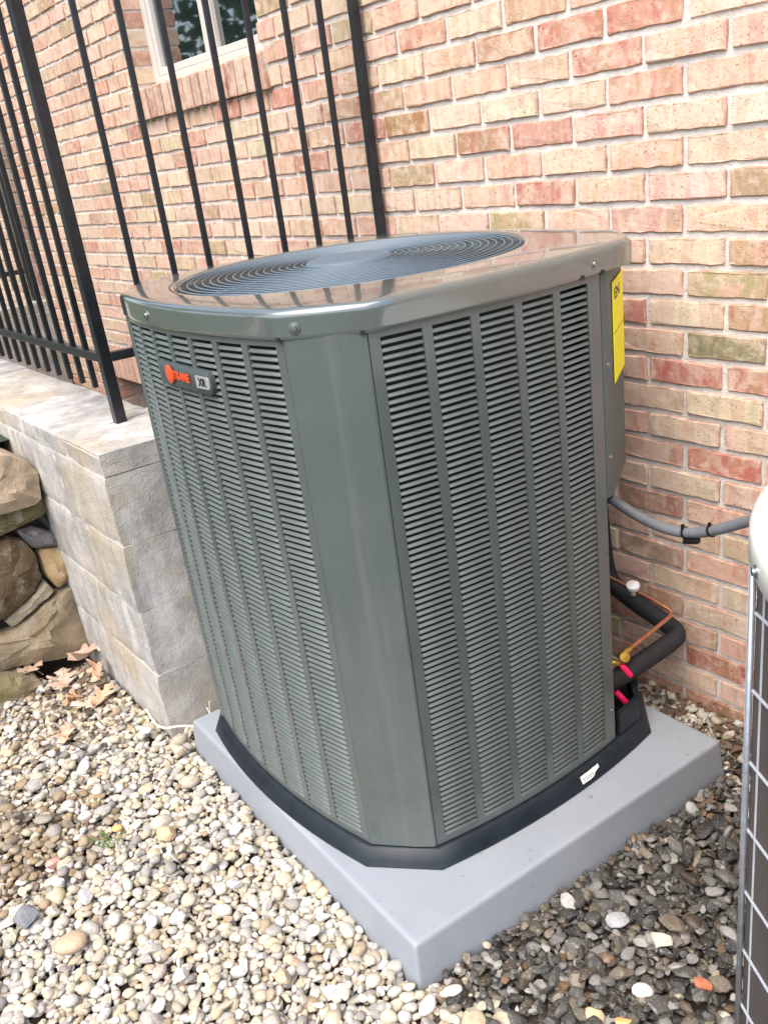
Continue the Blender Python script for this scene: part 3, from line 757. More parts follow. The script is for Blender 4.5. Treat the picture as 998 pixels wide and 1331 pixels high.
# screws on the cover and panels
def screw(parent, fn, s_, z, lift=.0085, r_=.0052):
    p_ = Vector(LW(*fn(s_, lift), z)); q_ = Vector(LW(*fn(s_, lift+.01), z)); a = (q_-p_).normalized()
    mb = MB(); mb.lathe(p_, [(r_*1.9,-.002),(r_*1.9,.0012),(r_*1.2,.0016),(r_*1.05,.0045),(0,.0048)], 12, a); mb.build('screw', M['screw'], parent, p_, sharp=40)
ch = lambda s_, d: (.345+(.102)*s_ + d*.68, -.399+.096*s_ - d*.73)
screw(cap, ch, .18, ZT+.017, .0072); screw(cap, fr, -.10, ZT+.018, .0068); screw(cap, rt, .185, ZT+.018, .0068); screw(cap, fr, .22, ZT-.5) if False else None
screw(ctlp, rt, .222, .99, .0008, .0036); screw(ctlp, rt, .222, .80, .0008, .0036); screw(rp, rt, .196, .2, .0, .003)
# slots notched under the cover at the seams
for fn, s_ in ((ch, -.03), (ch, .95), (rt, .15), (rt, YB+.003)):
    p_ = Vector(LW(*fn(s_, .0035), ZT+.0005)); mb = MB(); mb.obox(p_, (1,0,0), (0,1,0), ZV, .005, .004, .0035); mb.build('notch', M['inner'], cap, p_)

# lettering helper
def text_mesh(txt, size, ext=.0008):
    cu = bpy.data.curves.new('lettering', 'FONT'); cu.body = txt; cu.size = size; cu.extrude = ext; cu.align_x = 'LEFT'; cu.align_y = 'CENTER'; cu.resolution_u = 3; cu.offset = size*.018
    o = bpy.data.objects.new('lettering', cu); COL.objects.link(o); bpy.context.view_layer.update()
    dg = bpy.context.evaluated_depsgraph_get(); me = bpy.data.meshes.new_from_object(o.evaluated_get(dg))
    vs = [tuple(v.co) for v in me.vertices]; fs = [tuple(p_.vertices) for p_ in me.polygons]
    bpy.data.objects.remove(o); bpy.data.meshes.remove(me); return vs, fs
def wrap(fn, s0, z0, lift, txt, size, name, mat, parent, sx=1.0):
    vs, fs = text_mesh(txt, size); mb = MB(); mb.add([LW(*fn(s0 + v[0]*sx, lift + v[2]), z0 + v[1]) for v in vs], fs)
    return mb.build(name, mat, parent)
# badge on the front panel
def rr_prof(x0, x1, z0, z1, r0, r1, n=6):
    out = []
    for cx, cz, a0, r_ in ((x1-r1, z0+r1, -90, r1), (x1-r1, z1-r1, 0, r1), (x0+r0, z1-r0, 90, r0), (x0+r0, z0+r0, 180, r0)):
        out += [(cx + r_*math.cos(R(a0+90*k/n)), cz + r_*math.sin(R(a0+90*k/n))) for k in range(n+1)]
    return out
def plate(fn, pr, l0, l1, name, mat, parent, ins=.002):
    cx = sum(p_[0] for p_ in pr)/len(pr); cz = sum(p_[1] for p_ in pr)/len(pr); mb = MB()
    sc2 = lambda p_: (cx+(p_[0]-cx)*(1-ins*8), cz+(p_[1]-cz)*(1-ins*25))
    mb.loft([[LW(*fn(x, l0), z) for x, z in pr], [LW(*fn(x, l1-.0015), z) for x, z in pr], [LW(*fn(*((sc2(p_))[0:1]), l1), sc2(p_)[1]) for p_ in pr]], True, True)
    return mb.build(name, mat, parent, sharp=45)
bz = 1.0785
badge = plate(fr, rr_prof(-.085, .135, bz-.0235, bz+.0225, .006, .018), -.001, .010, 'badge', M['badge'], ac)
mb = MB(); pc_ = Vector(LW(*fr(-.031, .010), bz+.001)); pn_ = Vector(LW(*fr(-.031, .020), bz+.001)); mb.lathe(pc_, [(.0185,0),(.0185,.0018),(.0165,.003),(0,.0032)], 28, pn_-pc_); mb.build('emblem', M['orange'], badge, sharp=50)
wrap(fr, -.0155, bz+.001, .0102, 'TRANE', .0225, 'lettering', M['orange'], badge, 1.0)
plate(fr, rr_prof(.082, .131, bz-.012, bz+.012, .002, .008), .0098, .0112, 'silver_tag', M['silver'], badge, .0005)
wrap(fr, .093, bz, .0113, 'XR', .021, 'lettering', M['ink'], badge, .95)
# yellow energy label wrapped round the back corner of the control panel
lab = lambda s_, d: (.4565-.1085*s_ + d*.833, .234+.1635*s_ + d*.553)
def labf(s_, d): return lab(s_, d)
mb = MB(); A = [.22, .4, .6, .8, .985]; mb.loft([[LW(*labf(a_, d), z) for a_, d in [(a_, .0032) for a_ in A] + [(a_, .0016) for a_ in A[::-1]]] for z in (.938, 1.138)], True, True)
lb_ = mb.build('energy_label', M['yellow'], ac)
vs, fs = text_mesh('EN', .030); mb = MB(); mb.add([LW(*labf(.30 + v[0]*11.0, .0034+v[2]*.3), 1.110 + v[1]*1.0) for v in vs], fs); mb.build('lettering', M['ink'], lb_)
mb = MB(); mb.loft([[LW(*labf(a_, d), z) for a_, d in ((.23,.0036),(.98,.0036),(.98,.003),(.23,.003))] for z in (1.036, 1.0372)], True, True); mb.build('rule', M['ink'], lb_)
# torn white sticker on the pan
panf = lambda s_, d: (RA(s_) + .0155 + d, s_)
mb = MB(); zs = [.0905, .1055]; ed = [(.060,.089,.104),(.072,.089,.1045),(.085,.0885,.1045),(.098,.090,.105),(.104,.0945,.1055),(.112,.097,.105),(.120,.0985,.106)]
mb.loft([[LW(RA(y)+.0105+(.112-z0)*.52+.002, y, z0) for y, z0, z1 in ed], [LW(RA(y)+.0105+(.112-z1)*.52+.002, y, z1) for y, z0, z1 in ed]], closed=False)
st_ = mb.build('sticker', M['white'], ac)
st_.modifiers.new('solid', 'SOLIDIFY').thickness = .0008
mb = MB()
for k in range(5):
    y = .066+.007*k; mb.add([LW(RA(yy_)+.0105+(.112-zz_)*.52+.0034, yy_, zz_) for yy_, zz_ in ((y,.0925),(y+.0025,.0925),(y+.0025,.100),(y,.100))], [(0,1,2,3)])
mb.build('print', M['galv'], st_)
# black valve plate in the back right corner + service valves
mb = MB(); mb.loft([[LW(x, y, z) for x, y in ((.462,.222),(.452,.303),(.352,.402),(.34,.39),(.44,.298),(.452,.222))] for z in (.1135, .175)], True, True); mb.build('valve_plate', M['pan'], ac)
def capsule(name, a, b, r_, mat, parent):
    a, b = Vector(a), Vector(b); d = (b-a); L = d.length
    mb = MB(); mb.lathe(a, [(0,0),(r_*.75,.001),(r_,r_*.6),(r_,L-r_*.9),(r_*.7,L-r_*.25),(0,L)], 14, d); return mb.build(name, mat, parent, a, smooth=True)
capsule('valve_cap', (-1.150,-.297,.252), (-1.128,-.285,.219), .0075, M['pink'], ac)
capsule('valve_cap', (-1.152,-.318,.188), (-1.130,-.300,.150), .0075, M['pink'], ac)
capsule('service_valve', (-1.19,-.33,.262), (-1.150,-.297,.252), .006, M['brass'], ac)
capsule('service_valve', (-1.20,-.335,.20), (-1.152,-.318,.188), .006, M['brass'], ac)

# ------------------------------------------------------------------ refrigerant lines
def smooth_path(pts, n=8):
    P_ = [Vector(p) for p in pts]; out = []
    for i in range(len(P_)-1):
        a, b, c, d = P_[max(i-1,0)], P_[i], P_[i+1], P_[min(i+2, len(P_)-1)]
        for k in range(n):
            t_ = k/n; out.append(.5*((2*b)+(c-a)*t_+(2*a-5*b+4*c-d)*t_*t_+(3*b-a-3*c+d)*t_**3))
    out.append(P_[-1]); return out
ip = MB(); ip.tube(smooth_path([(-1.405,-.055,.55),(-1.395,-.055,.42),(-1.385,-.055,.335),(-1.362,-.055,.292),(-1.30,-.055,.264),(-1.245,-.055,.246),(-1.19,-.056,.231),(-1.160,-.068,.224),(-1.150,-.10,.222),(-1.150,-.20,.219),(-1.155,-.30,.215),(-1.17,-.36,.21)]), .0232, 16)
tag(ip.build('insulated_pipe', M['foam'], None, (-1.3,-.055,.2), smooth=True), 'thick black foam covered pipe bending in a U between brick wall and unit', 'pipe')
cp = thing('copper_pipe', 'thin bare copper pipe running above the black insulated pipe to a brass valve', 'pipe', (-1.2,-.09,.3))
mb = MB(); mb.tube(smooth_path([(-1.44,-.087,.342),(-1.31,-.087,.324),(-1.20,-.087,.305),(-1.168,-.087,.297),(-1.156,-.095,.2925),(-1.151,-.13,.290),(-1.150,-.24,.2795),(-1.150,-.262,.277)]), .0052, 10); mb.build('pipe', M['copper'], cp, smooth=True)
mb = MB(); mb.tube([(-1.150,-.255,.2775),(-1.150,-.265,.2765),(-1.150,-.266,.2765),(-1.150,-.30,.272)], [.0062,.0062,.0072,.0072], 10); mb.build('fitting', M['brass'], cp, smooth=True)
mb = MB(); mb.lathe((-1.143,-.292,.271), [(0,-.008),(.012,-.008),(.0135,-.004),(.0135,.003),(.011,.006),(0,.0065)], 18, (.7,-.5,.55)); mb.build('valve_knob', M['brass'], cp, sharp=40)
wc = MB(); wc.lathe((-1.272,-.088,.309), [(.006,-.004),(.008,.0),(.008,.016),(.0155,.018),(.0175,.024),(.0165,.030),(.010,.034),(0,.035)], 20, (.15,-.25,1)); tag(wc.build('valve_knob', M['white'], None, (-1.272,-.088,.309), sharp=45), 'small white round cap on the copper pipe by the wall', 'valve cap')
# conduit
cn = thing('electrical_conduit', 'grey flexible conduit sagging between the two air conditioners in front of the brick wall', 'conduit', (-1.1,-.2,.58))
mb = MB(); cpath = smooth_path([(-1.235,-.24,.66),(-1.228,-.215,.625),(-1.20,-.20,.602),(-1.15,-.195,.584),(-1.08,-.195,.577),(-1.02,-.195,.588),(-.96,-.20,.615),(-.89,-.21,.655),(-.78,-.25,.72),(-.62,-.32,.76)], 8)
mb.tube(cpath, .0118, 14); mb.build('tube', M['conduit'], cn, smooth=True)
capsule('connector', (-1.236,-.245,.668), (-1.2275,-.218,.630), .0155, M['tie'], cn)
for k, ((a, b)) in enumerate(((36, 37), (45, 46))):
    mb = MB(); d = (cpath[b]-cpath[a]).normalized(); mb.tube([cpath[a], cpath[a]+d*.0045], .0142, 16); 
    q_ = cpath[a]; mb.obox(q_+Vector((0,-.006,.017)), d, d.cross(ZV), ZV, .003, .003, .005); mb.build('cable_tie', M['tie'], cn, sharp=50)
mb = MB(); mb.obox(cpath[37]+Vector((.012,-.002,-.016)), (cpath[40]-cpath[36]).normalized(), Vector((0,1,0)), ZV, .020, .007, .006); mb.build('cable_clip', M['tie'], cn, bevel=.003)

# ------------------------------------------------------------------ neighbouring unit at the right edge
NP = Vector((-.512, -.835, 0)); fd = Vector((.859, -.512, 0)).normalized(); side = .32; ncol = 8
ang0 = math.atan2(fd.y, fd.x); poly = [NP.copy()]
for k in range(7):
    poly.append(poly[-1] + Vector((math.cos(ang0 + k*math.pi/4), math.sin(ang0 + k*math.pi/4), 0))*side)
nc = sum(poly, Vector())/8
nb = thing('air_conditioner', 'cream topped air conditioner in a wire cage, cut off by the right edge', 'air conditioner', (nc.x, nc.y, 0))
NT_ = .925
def inset(q, z): return [(nc.x + (p_.x-nc.x)*q, nc.y + (p_.y-nc.y)*q, z) for p_ in poly]
def rounded(q, z, n=5):
    out = []
    P8 = [Vector(p_) for p_ in inset(q, z)]
    for i in range(8):
        a, b, c = P8[i-1], P8[i], P8[(i+1) % 8]
        p1 = b.lerp(a, .3); p2 = b.lerp(c, .3)
        for k in range(n):
            t_ = k/(n-1); out.append(p1.lerp(b, t_).lerp(b.lerp(p2, t_), t_))
    return out
mb = MB(); mb.loft([inset(.988, .10), inset(.988, NT_)]); mb.build('coil', M['oldcoil'], nb)
mb = MB(); mb.loft([rounded(1.03, .02), rounded(1.03, .10), rounded(.9, .105)], True, True); mb.build('base', M['cream'], nb, sharp=40)
circ8 = lambda r_, z: [(nc.x+r_*math.cos(2*math.pi*k/64), nc.y+r_*math.sin(2*math.pi*k/64), z) for k in range(64)]
mb = MB(); mb.loft([circ8(.40, NT_-.002), circ8(.420, NT_), circ8(.4225, NT_+.003), circ8(.4225, NT_+.03), circ8(.420, NT_+.038), circ8(.412, NT_+.044), circ8(.39, NT_+.048), circ8(.13, NT_+.055)], True, True); ncap = mb.build('top_cover', M['cream'], nb, sharp=45)
for i in range(8):
    p_ = poly[i]; mb = MB(); mb.tube([(p_.x, p_.y, .1), (p_.x, p_.y, NT_)], .0042, 10); mb.build('post', M['galv'], nb, smooth=True)
    q_ = nc + (p_-nc)*1.004 + Vector((-.0045,.0045,0)); mb = MB(); mb.tube([(q_.x, q_.y, .1), (q_.x, q_.y, NT_)], .0014, 6); mb.build('wire', M['wirew'], nb, smooth=True)
zw = NT_ - .062
while zw > .12:
    mb = MB(); mb.tube([(nc.x+(p_.x-nc.x)*.992, nc.y+(p_.y-nc.y)*.992, zw) for p_ in poly], .0024, 6, closed=True); mb.build('wire', M['wirew'], nb)
    zw -= .112
for i in range(8):
    a, b = poly[i], poly[(i+1) % 8]
    for tt in (.06, .36, .67):
        p_ = nc + (a.lerp(b, tt)-nc)*.990; mb = MB(); mb.tube([(p_.x, p_.y, .1), (p_.x, p_.y, NT_)], .0017, 6); mb.build('wire', M['wirew'], nb)
a_ = Vector((math.cos(R(223)), math.sin(R(223)), 0)); sp_ = Vector((nc.x, nc.y, NT_+.017)) + a_*.4225
mb = MB(); mb.lathe(sp_, [(.008,-.003),(.008,.0015),(.0055,.002),(.005,.005),(0,.0052)], 12, a_); mb.build('screw', M['screw'], ncap, sp_, sharp=40)

# ------------------------------------------------------------------ gravel
def pebble_shape(seed, angular, sub_=2):
    rr = np.random.default_rng(seed)
    t_ = (1+5**.5)/2
    import bmesh
    bm = bmesh.new(); bmesh.ops.create_icosphere(bm, subdivisions=sub_, radius=1)
    vs = np.array([v.co[:] for v in bm.verts]); fs = np.array([[v.index for v in f.verts] for f in bm.faces]); bm.free()
    if angular:
        for _ in range(9):
            n = rr.normal(size=3); n /= np.linalg.norm(n); d = rr.uniform(.5, .85)
            h = vs@n; over = h > d; vs[over] -= np.outer(h[over]-d, n)
    else:
        for _ in range(4):
            n = rr.normal(size=3); n /= np.linalg.norm(n); d = rr.uniform(.72, .95)
            h = vs@n; over = h > d; vs[over] -= np.outer((h[over]-d)*.75, n)
        for _ in range(3):
            n = rr.normal(size=3); n /= np.linalg.norm(n); vs += np.outer(.10*np.sin(2.2*(vs@n)+rr.uniform(0,6)), n)
    return vs, fs
SH_R = [pebble_shape(i, False) for i in range(26)]; SH_A = [pebble_shape(50+i, True) for i in range(26)]
SH_L = [pebble_shape(90+i, True, 1) for i in range(10)]
GX0, GX1, GY0, GY1, GR = -2.86, .05, -2.05, 0.0, .004
NX, NY = int((GX1-GX0)/GR), int((GY1-GY0)/GR)
Hm = np.full((NX, NY), -.034)
X_, Y_ = np.meshgrid(GX0+(np.arange(NX)+.5)*GR, GY0+(np.arange(NY)+.5)*GR, indexing='ij')
def inpoly(px, py, P_):
    r_ = np.ones_like(px, bool)
    for i in range(len(P_)):
        a, b = P_[i], P_[(i+1) % len(P_)]
        r_ &= ((b[0]-a[0])*(py-a[1]) - (b[1]-a[1])*(px-a[0])) > 0
    return r_
padp = [(p_[0], p_[1]) for p_ in (Vector((-1.009,-1.074,0)), Vector((-.945,-.183,0)), Vector((-1.951,-.149,0)), Vector((-2.015,-1.040,0)))]
blk = inpoly(X_, Y_, padp) | ((X_ < -2.108) & (Y_ > -1.062)) | ((X_ < -2.72) & (Y_ > -1.6)) | ((X_ < -2.74))
Hm[blk] = .5
def wet(x, y):
    a = np.clip((x+1.02)/.05, 0, 1)*np.clip((y+1.10)/.14, 0, 1)
    return a*(1 - .5*np.clip((x+.78)/.35, 0, 1)) * (1 - .5*np.clip((y+.35)/.3, 0, 1))
LIGHT = .72*np.array([(.74,.69,.57),(.68,.61,.46),(.78,.76,.70),(.60,.53,.40),(.62,.59,.53),(.70,.60,.41),(.46,.44,.41),(.50,.38,.25),(.66,.55,.48),(.36,.34,.31),(.80,.79,.77)])
LW_ = np.array([17,17,11,13,12,8,8,5,3.5,4.5,4.]); LW_ /= LW_.sum()
DARK = np.array([.50,.52,.54])*np.array([(.055,.055,.052),(.10,.10,.092),(.16,.155,.14),(.24,.23,.21),(.12,.085,.06),(.30,.24,.17),(.42,.40,.36),(.035,.036,.038),(.28,.16,.08),(.55,.52,.46),(.20,.17,.12)])
DW = np.array([17,15,13,11,8,7,8,13,2.2,7,6.]); DW /= DW.sum()
PV, PF, PC, PS, cnt = [], [], [], [], 0
pebbles = 0; voff = 0
def drop(x, y, vs):
    """rest a pebble on the height field; returns its z"""
    global Hm
    r_ = np.abs(vs[:, :2]).max()*.8
    i0, i1 = max(0, int((x-r_-GX0)/GR)), min(NX, int((x+r_-GX0)/GR)+2); j0, j1 = max(0, int((y-r_-GY0)/GR)), min(NY, int((y+r_-GY0)/GR)+2)
    return i0, i1, j0, j1
NPB = 33000
xs = rng.uniform(GX0+.02, GX1-.02, (NPB, 10)); ys = rng.uniform(GY0+.02, GY1-.012, (NPB, 10))
for n_ in range(NPB):
    late = n_ > NPB*.35
    # look for the lowest of a few spots
    ii = ((xs[n_]-GX0)/GR).astype(int); jj = ((ys[n_]-GY0)/GR).astype(int); hh = Hm[ii, jj]; b_ = int(np.argmin(hh))
    if hh[b_] > .1: continue
    x, y = xs[n_, b_], ys[n_, b_]
    wt = float(wet(np.array(x), np.array(y)))
    a = float(np.clip(rng.lognormal(math.log(.0102 if late else .0100), .34), .005, .027))
    ang = rng.random() < (.46 + .5*wt)
    if wt > .2: a *= .95
    b = a*(rng.uniform(.45, .85) if ang else rng.uniform(.62, .95)); c = a*(rng.uniform(.30, .6) if ang else rng.uniform(.42, .70))
    if ang: a, b, c = a*(1.12+.25*wt), b*(1.12+.25*wt), c*1.15
    vs, fs = SH_L[rng.integers(10)] if n_ < NPB*.30 else (SH_A if ang else SH_R)[rng.integers(26)]
    v = vs*np.array([a, b, c])
    th = rng.uniform(0, 6.28); tl = rng.normal(0, .5 if ang else .22); ph = rng.uniform(0, 6.28)
    ct, st2 = math.cos(th), math.sin(th)
    v = v@np.array([[ct, st2, 0], [-st2, ct, 0], [0, 0, 1]])
    ax = np.array([math.cos(ph), math.sin(ph), 0]); cth, sth = math.cos(tl), math.sin(tl)
    v = v*cth + np.cross(ax, v)*sth + np.outer(v@ax, ax)*(1-cth)
    rad = math.sqrt(a*b)*.82
    k_ = max(1, int(rad/GR)); i0, j0 = ii[b_], jj[b_]
    sl_i = slice(max(0, i0-k_), min(NX, i0+k_+1)); sl_j = slice(max(0, j0-k_), min(NY, j0+k_+1))
    dx = (X_[sl_i, sl_j]-x)/rad; dy = (Y_[sl_i, sl_j]-y)/rad; d2 = dx*dx+dy*dy; ins = d2 < 1
    if not ins.any(): continue
    hl = Hm[sl_i, sl_j]
    if hl[ins].max() > .1: continue
    cz = c*.92; prof = cz*np.sqrt(np.clip(1-d2, 0, 1))
    z = float(np.percentile((hl + prof*.9)[ins], 78))
    hl[ins] = np.maximum(hl[ins], (z+prof)[ins])
    if z > .016: continue
    v = v + np.array([x, y, z])
    PV.append(v); PF.append(fs+voff); voff += len(v); PS.append(np.full(len(fs), not ang))
    pal, pw = (DARK, DW) if rng.random() < wt*1.05 else (LIGHT, LW_)
    col = pal[rng.choice(len(pal), p=pw)]*rng.uniform(.88, 1.12)
    # earth stained patches towards the stone wall
    dirt = max(0., 1-math.hypot(x+2.02, y+1.50)/.28)*.8 + max(0., 1-math.hypot(x+1.88, y+1.62)/.2)*.6 + (.25 if x < -2.3 else 0)
    if rng.random() < dirt: col = col*np.array([.55, .47, .38])
    col = np.clip(col, 0, .88)
    PC.append(np.tile(np.append(col, (.33 if wt > .3 and rng.random() < .6 else rng.uniform(.6, .85))), (len(v), 1)))
V_ = np.concatenate(PV); F_ = np.concatenate(PF); C_ = np.concatenate(PC).astype(np.float32)
def fast_mesh(name, V, F, C, mat, smooth=True):
    me = bpy.data.meshes.new(name); me.vertices.add(len(V)); me.vertices.foreach_set('co', V.astype(np.float32).ravel())
    me.loops.add(F.size); me.loops.foreach_set('vertex_index', F.astype(np.int32).ravel())
    me.polygons.add(len(F)); me.polygons.foreach_set('loop_start', np.arange(0, F.size, 3, dtype=np.int32)); me.update(calc_edges=True)
    ca = me.color_attributes.new('tint', 'FLOAT_COLOR', 'POINT'); ca.data.foreach_set('color', C.ravel())
    me.materials.append(mat); me.shade_smooth()
    if not smooth: me.set_sharp_from_angle(angle=R(30))
    o = bpy.data.objects.new(name, me); COL.objects.link(o); return o
gv = fast_mesh('gravel', V_, F_, C_, M['pebble']); gv.data.polygons.foreach_set('use_smooth', np.concatenate(PS)); gv['kind'] = 'stuff'
print('pebbles', len(PV), 'tris', len(F_))
def hgt(x, y):
    i, j = int((x-GX0)/GR), int((y-GY0)/GR); return float(np.percentile(Hm[max(0,i-3):i+4, max(0,j-3):j+4], 60))
# stones large or odd enough to be singled out
def rock(x, y, a, b, c, col, label, ang, seed, rot=0., cat='stone', rough=.7):
    vs, fs = pebble_shape(seed, ang); v = vs*np.array([a, b, c]); ct, s2 = math.cos(rot), math.sin(rot)
    v = v@np.array([[ct, s2, 0], [-s2, ct, 0], [0, 0, 1]]); z = min(hgt(x, y), .025) + c*.75
    o = fast_mesh('loose_stone', v, fs, np.tile(np.array([*col, rough], np.float32), (len(v), 1)), M['pebble'], not ang)
    o.location = (x, y, z); tag(o, label, 'stone'); return o
rock(-1.727,-1.592,.040,.030,.018,(.19,.20,.225),'dark slate grey pitted stone at the left edge of the gravel',True,301,.3)
rock(-1.577,-1.539,.034,.028,.016,(.50,.37,.25),'large smooth brown tan pebble near the bottom left',False,302,1.2)
rock(-1.859,-1.486,.022,.019,.011,(.60,.32,.26),'salmon pink pebble in the left gravel',True,303,.2)
rock(-1.853,-1.327,.017,.014,.010,(.70,.40,.14),'bright orange pebble in the left gravel',False,304,.8)
rock(-1.735,-1.249,.033,.026,.018,(.58,.44,.26),'large golden tan stone beside the long side of the pad',True,305,.4)
rock(-1.745,-1.205,.019,.017,.012,(.30,.24,.17),'dark brown pebble just behind the large golden tan stone',False,306,.4)
rock(-2.02,-1.455,.026,.018,.012,(.26,.24,.19),'olive brown flat stone on the earthy patch at left',True,307,.9)
rock(-.748,-.890,.021,.020,.012,(.74,.58,.33),'round pale yellow pebble at the bottom beside the dark wet gravel',False,308,.1)
rock(-.700,-.875,.019,.011,.010,(.70,.42,.14),'orange yellow pebble at the bottom of the dark wet gravel',True,309,.9)
rock(-.761,-.684,.024,.019,.013,(.56,.52,.44),'pale squarish stone in the middle of the dark wet gravel',True,310,.5)
rock(-.719,-.794,.019,.013,.010,(.82,.76,.74),'white oval pebble on the dark wet gravel',False,311,.7)
rock(-.650,-.712,.022,.012,.010,(.42,.13,.06),'rust red stone on the dark wet gravel near the wire cage',True,312,.2)
rock(-.845,-.705,.024,.019,.013,(.36,.37,.38),'grey striped angular stone on the dark wet gravel',True,313,1.0)
for x_, y_, rt_ in ((-.963,-1.040,1.3), (-.972,-1.085,.2)):
    pass
rock(-.945,-1.045,.020,.012,.010,(.80,.78,.75),'upright white pebble just off the front corner of the pad',False,314,1.2)
rock(-.962,-1.092,.021,.013,.011,(.78,.72,.70),'pinkish white oval pebble next to the front corner of the pad',False,315,1.9)

# ------------------------------------------------------------------ fallen leaves, twigs, weed, cord
LOBES = [(0,.0),(.05,.10),(.20,.16),(.12,.24),(.33,.36),(.40,.44),(.22,.46),(.16,.52),(.38,.66),(.36,.74),(.18,.70),(.12,.76),(.22,.90),(.12,.92),(0,1.0)]
def oak_leaf(x, y, L, rot, col, label, curl, seed, z=None):
    rr = random.Random(seed); z = (min(hgt(x, y), .03) + .016) if z is None else z
    outl = [(a*1.0, b) for a, b in LOBES] + [(-a*rr.uniform(.85,1.15), b) for a, b in LOBES[-2:0:-1]]
    mid = [(0, b) for _, b in outl]; vs = []; n = len(outl); ct, s2 = math.cos(rot), math.sin(rot)
    def P3(a, b):
        h = curl*(a*a*1.6 + .35*math.sin(b*5+seed)*.3 + .08*math.sin(a*13+b*9)) 
        X, Y = (a*.8)*L, (b-.5)*L; return (X*ct-Y*s2, X*s2+Y*ct, h*L)
    for a, b in outl: vs.append(P3(a, b))
    for a, b in outl: vs.append(P3(a*.35, b*.9+.05))
    mb = MB(); fs = [(i, (i+1) % n, n+(i+1) % n, n+i) for i in range(n)]
    for i in range(1, n//2): fs.append((n+i, n+i+1, n+(n-i-1) % n, n+(n-i) % n))
    mb.add(vs, [f for f in fs if len(set(f)) > 2])
    mb.tube([P3(0, .02), P3(0, -.1), P3(.03, -.22)], .0012, 5)
    o = mb.build('oak_leaf', M['leaf'], None, (0,0,0)); o.location = (x, y, z); o.color = (*col, 1)
    o.modifiers.new('solid', 'SOLIDIFY').thickness = .0006
    tag(o, label, 'leaf', 'fallen oak leaves'); return o
oak_leaf(-2.66,-1.085,.15,2.4,(.52,.38,.29),'pinkish tan oak leaf leaning where the stone wall meets the concrete wall',.9,1,.05)
oak_leaf(-2.64,-1.19,.15,1.2,(.54,.41,.33),'pale pink oak leaf lying flat below the largest fieldstone',.3,2)
oak_leaf(-2.45,-1.14,.13,.5,(.56,.38,.25),'tan oak leaf against the foot of the concrete wall',.5,3)
oak_leaf(-2.36,-1.285,.12,-1.9,(.56,.39,.28),'orange tan oak leaf lying alone on the gravel',.5,4)
oak_leaf(-2.50,-1.205,.07,3.0,(.46,.26,.14),'small curled rust brown oak leaf among the pale ones',1.2,5)
oak_leaf(-2.55,-1.10,.09,4.1,(.54,.36,.24),'orange brown oak leaf standing on edge by the concrete wall',1.4,6,.03)
oak_leaf(-2.42,-1.20,.10,1.9,(.55,.42,.34),'small pale oak leaf between the concrete wall and the lone orange leaf',.5,7)
oak_leaf(-2.72,-1.27,.12,.2,(.50,.36,.28),'dull pink oak leaf tucked under the edge of the lowest fieldstone',.4,8)
lt = MB(); rl = random.Random(4)
def scatter(n, xr, yr, sz):
    for _ in range(n):
        x, y = rl.uniform(*xr), rl.uniform(*yr); s_ = rl.uniform(*sz); z = min(hgt(x, y), .03)+rl.uniform(.002,.012); a = rl.uniform(0, 6.3); t1, t2 = rl.uniform(-.5,.5), rl.uniform(-.5,.5)
        if hgt(x, y) > .1: continue
        ux = Vector((math.cos(a), math.sin(a), t1)); uy = Vector((-math.sin(a), math.cos(a), t2)); c_ = Vector((x, y, z))
        lt.add([c_-ux*s_, c_-uy*s_*.5+Vector((0,0,s_*.2)), c_+ux*s_, c_+uy*s_*.5+Vector((0,0,s_*.25))], [(0,1,2),(0,2,3)])
scatter(170, (-1.35,-.80), (-.14,-.015), (.006,.02)); scatter(60, (-.95,-.75), (-.35,-.1), (.005,.014)); scatter(120, (-2.7,-2.2), (-1.35,-1.08), (.006,.016)); scatter(60, (-2.2,-1.75), (-1.65,-1.35), (.004,.010))
o = lt.build('leaf_litter', M['litter']); o['kind'] = 'stuff'
tw = MB()
for _ in range(34):
    x, y = rl.uniform(-1.3,-.8), rl.uniform(-.15,-.02); a = rl.uniform(0,6.3); L = rl.uniform(.02,.06); z = min(hgt(x,y),.03)+.012
    tw.tube([(x,y,z),(x+math.cos(a)*L*.5,y+math.sin(a)*L*.25,z+rl.uniform(0,.008)),(x+math.cos(a+.3)*L,y+math.sin(a+.3)*L*.5,z+.002)], .0011, 4)
for _ in range(10):
    x, y = rl.uniform(-2.75,-2.5), rl.uniform(-1.3,-1.15); a = rl.uniform(0,6.3); L = rl.uniform(.04,.09)
    tw.tube([(x,y,.02),(x+math.cos(a)*L*.5,y+math.sin(a)*L*.5,.035),(x+math.cos(a)*L,y+math.sin(a)*L,.02)], .0009, 4)
o = tw.build('twigs', M['twig']); o['kind'] = 'stuff'
wd_ = MB(); rl2 = random.Random(9)
for _ in range(20):
    a = rl2.uniform(0, 6.3); L = rl2.uniform(.010,.026); x, y = -1.78+rl2.gauss(0,.018), -1.378+rl2.gauss(0,.014); z = .025
    d = Vector((math.cos(a), math.sin(a), 0)); n_ = Vector((-d.y, d.x, 0))*.003; p_ = Vector((x, y, z))
    wd_.add([p_-n_*.5, p_+n_*.5, p_+d*L*.5+n_+Vector((0,0,L*.5)), p_+d*L*.5-n_+Vector((0,0,L*.5)), p_+d*L+Vector((0,0,L*.45))], [(0,1,2,3),(3,2,4)])
tag(wd_.build('weed', M['weed'], None, (-1.78,-1.378,.01)), 'tiny green weed sprouting through the pale gravel', 'plant')
cdm = MB(); cdm.tube(smooth_path([(-2.27,-1.072,.0),(-2.235,-1.075,.022),(-2.19,-1.083,.028),(-2.13,-1.088,.030),(-2.095,-1.078,.030),(-2.072,-1.05,.032),(-2.05,-1.025,.03),(-2.03,-.99,.02)]), .0032, 8)
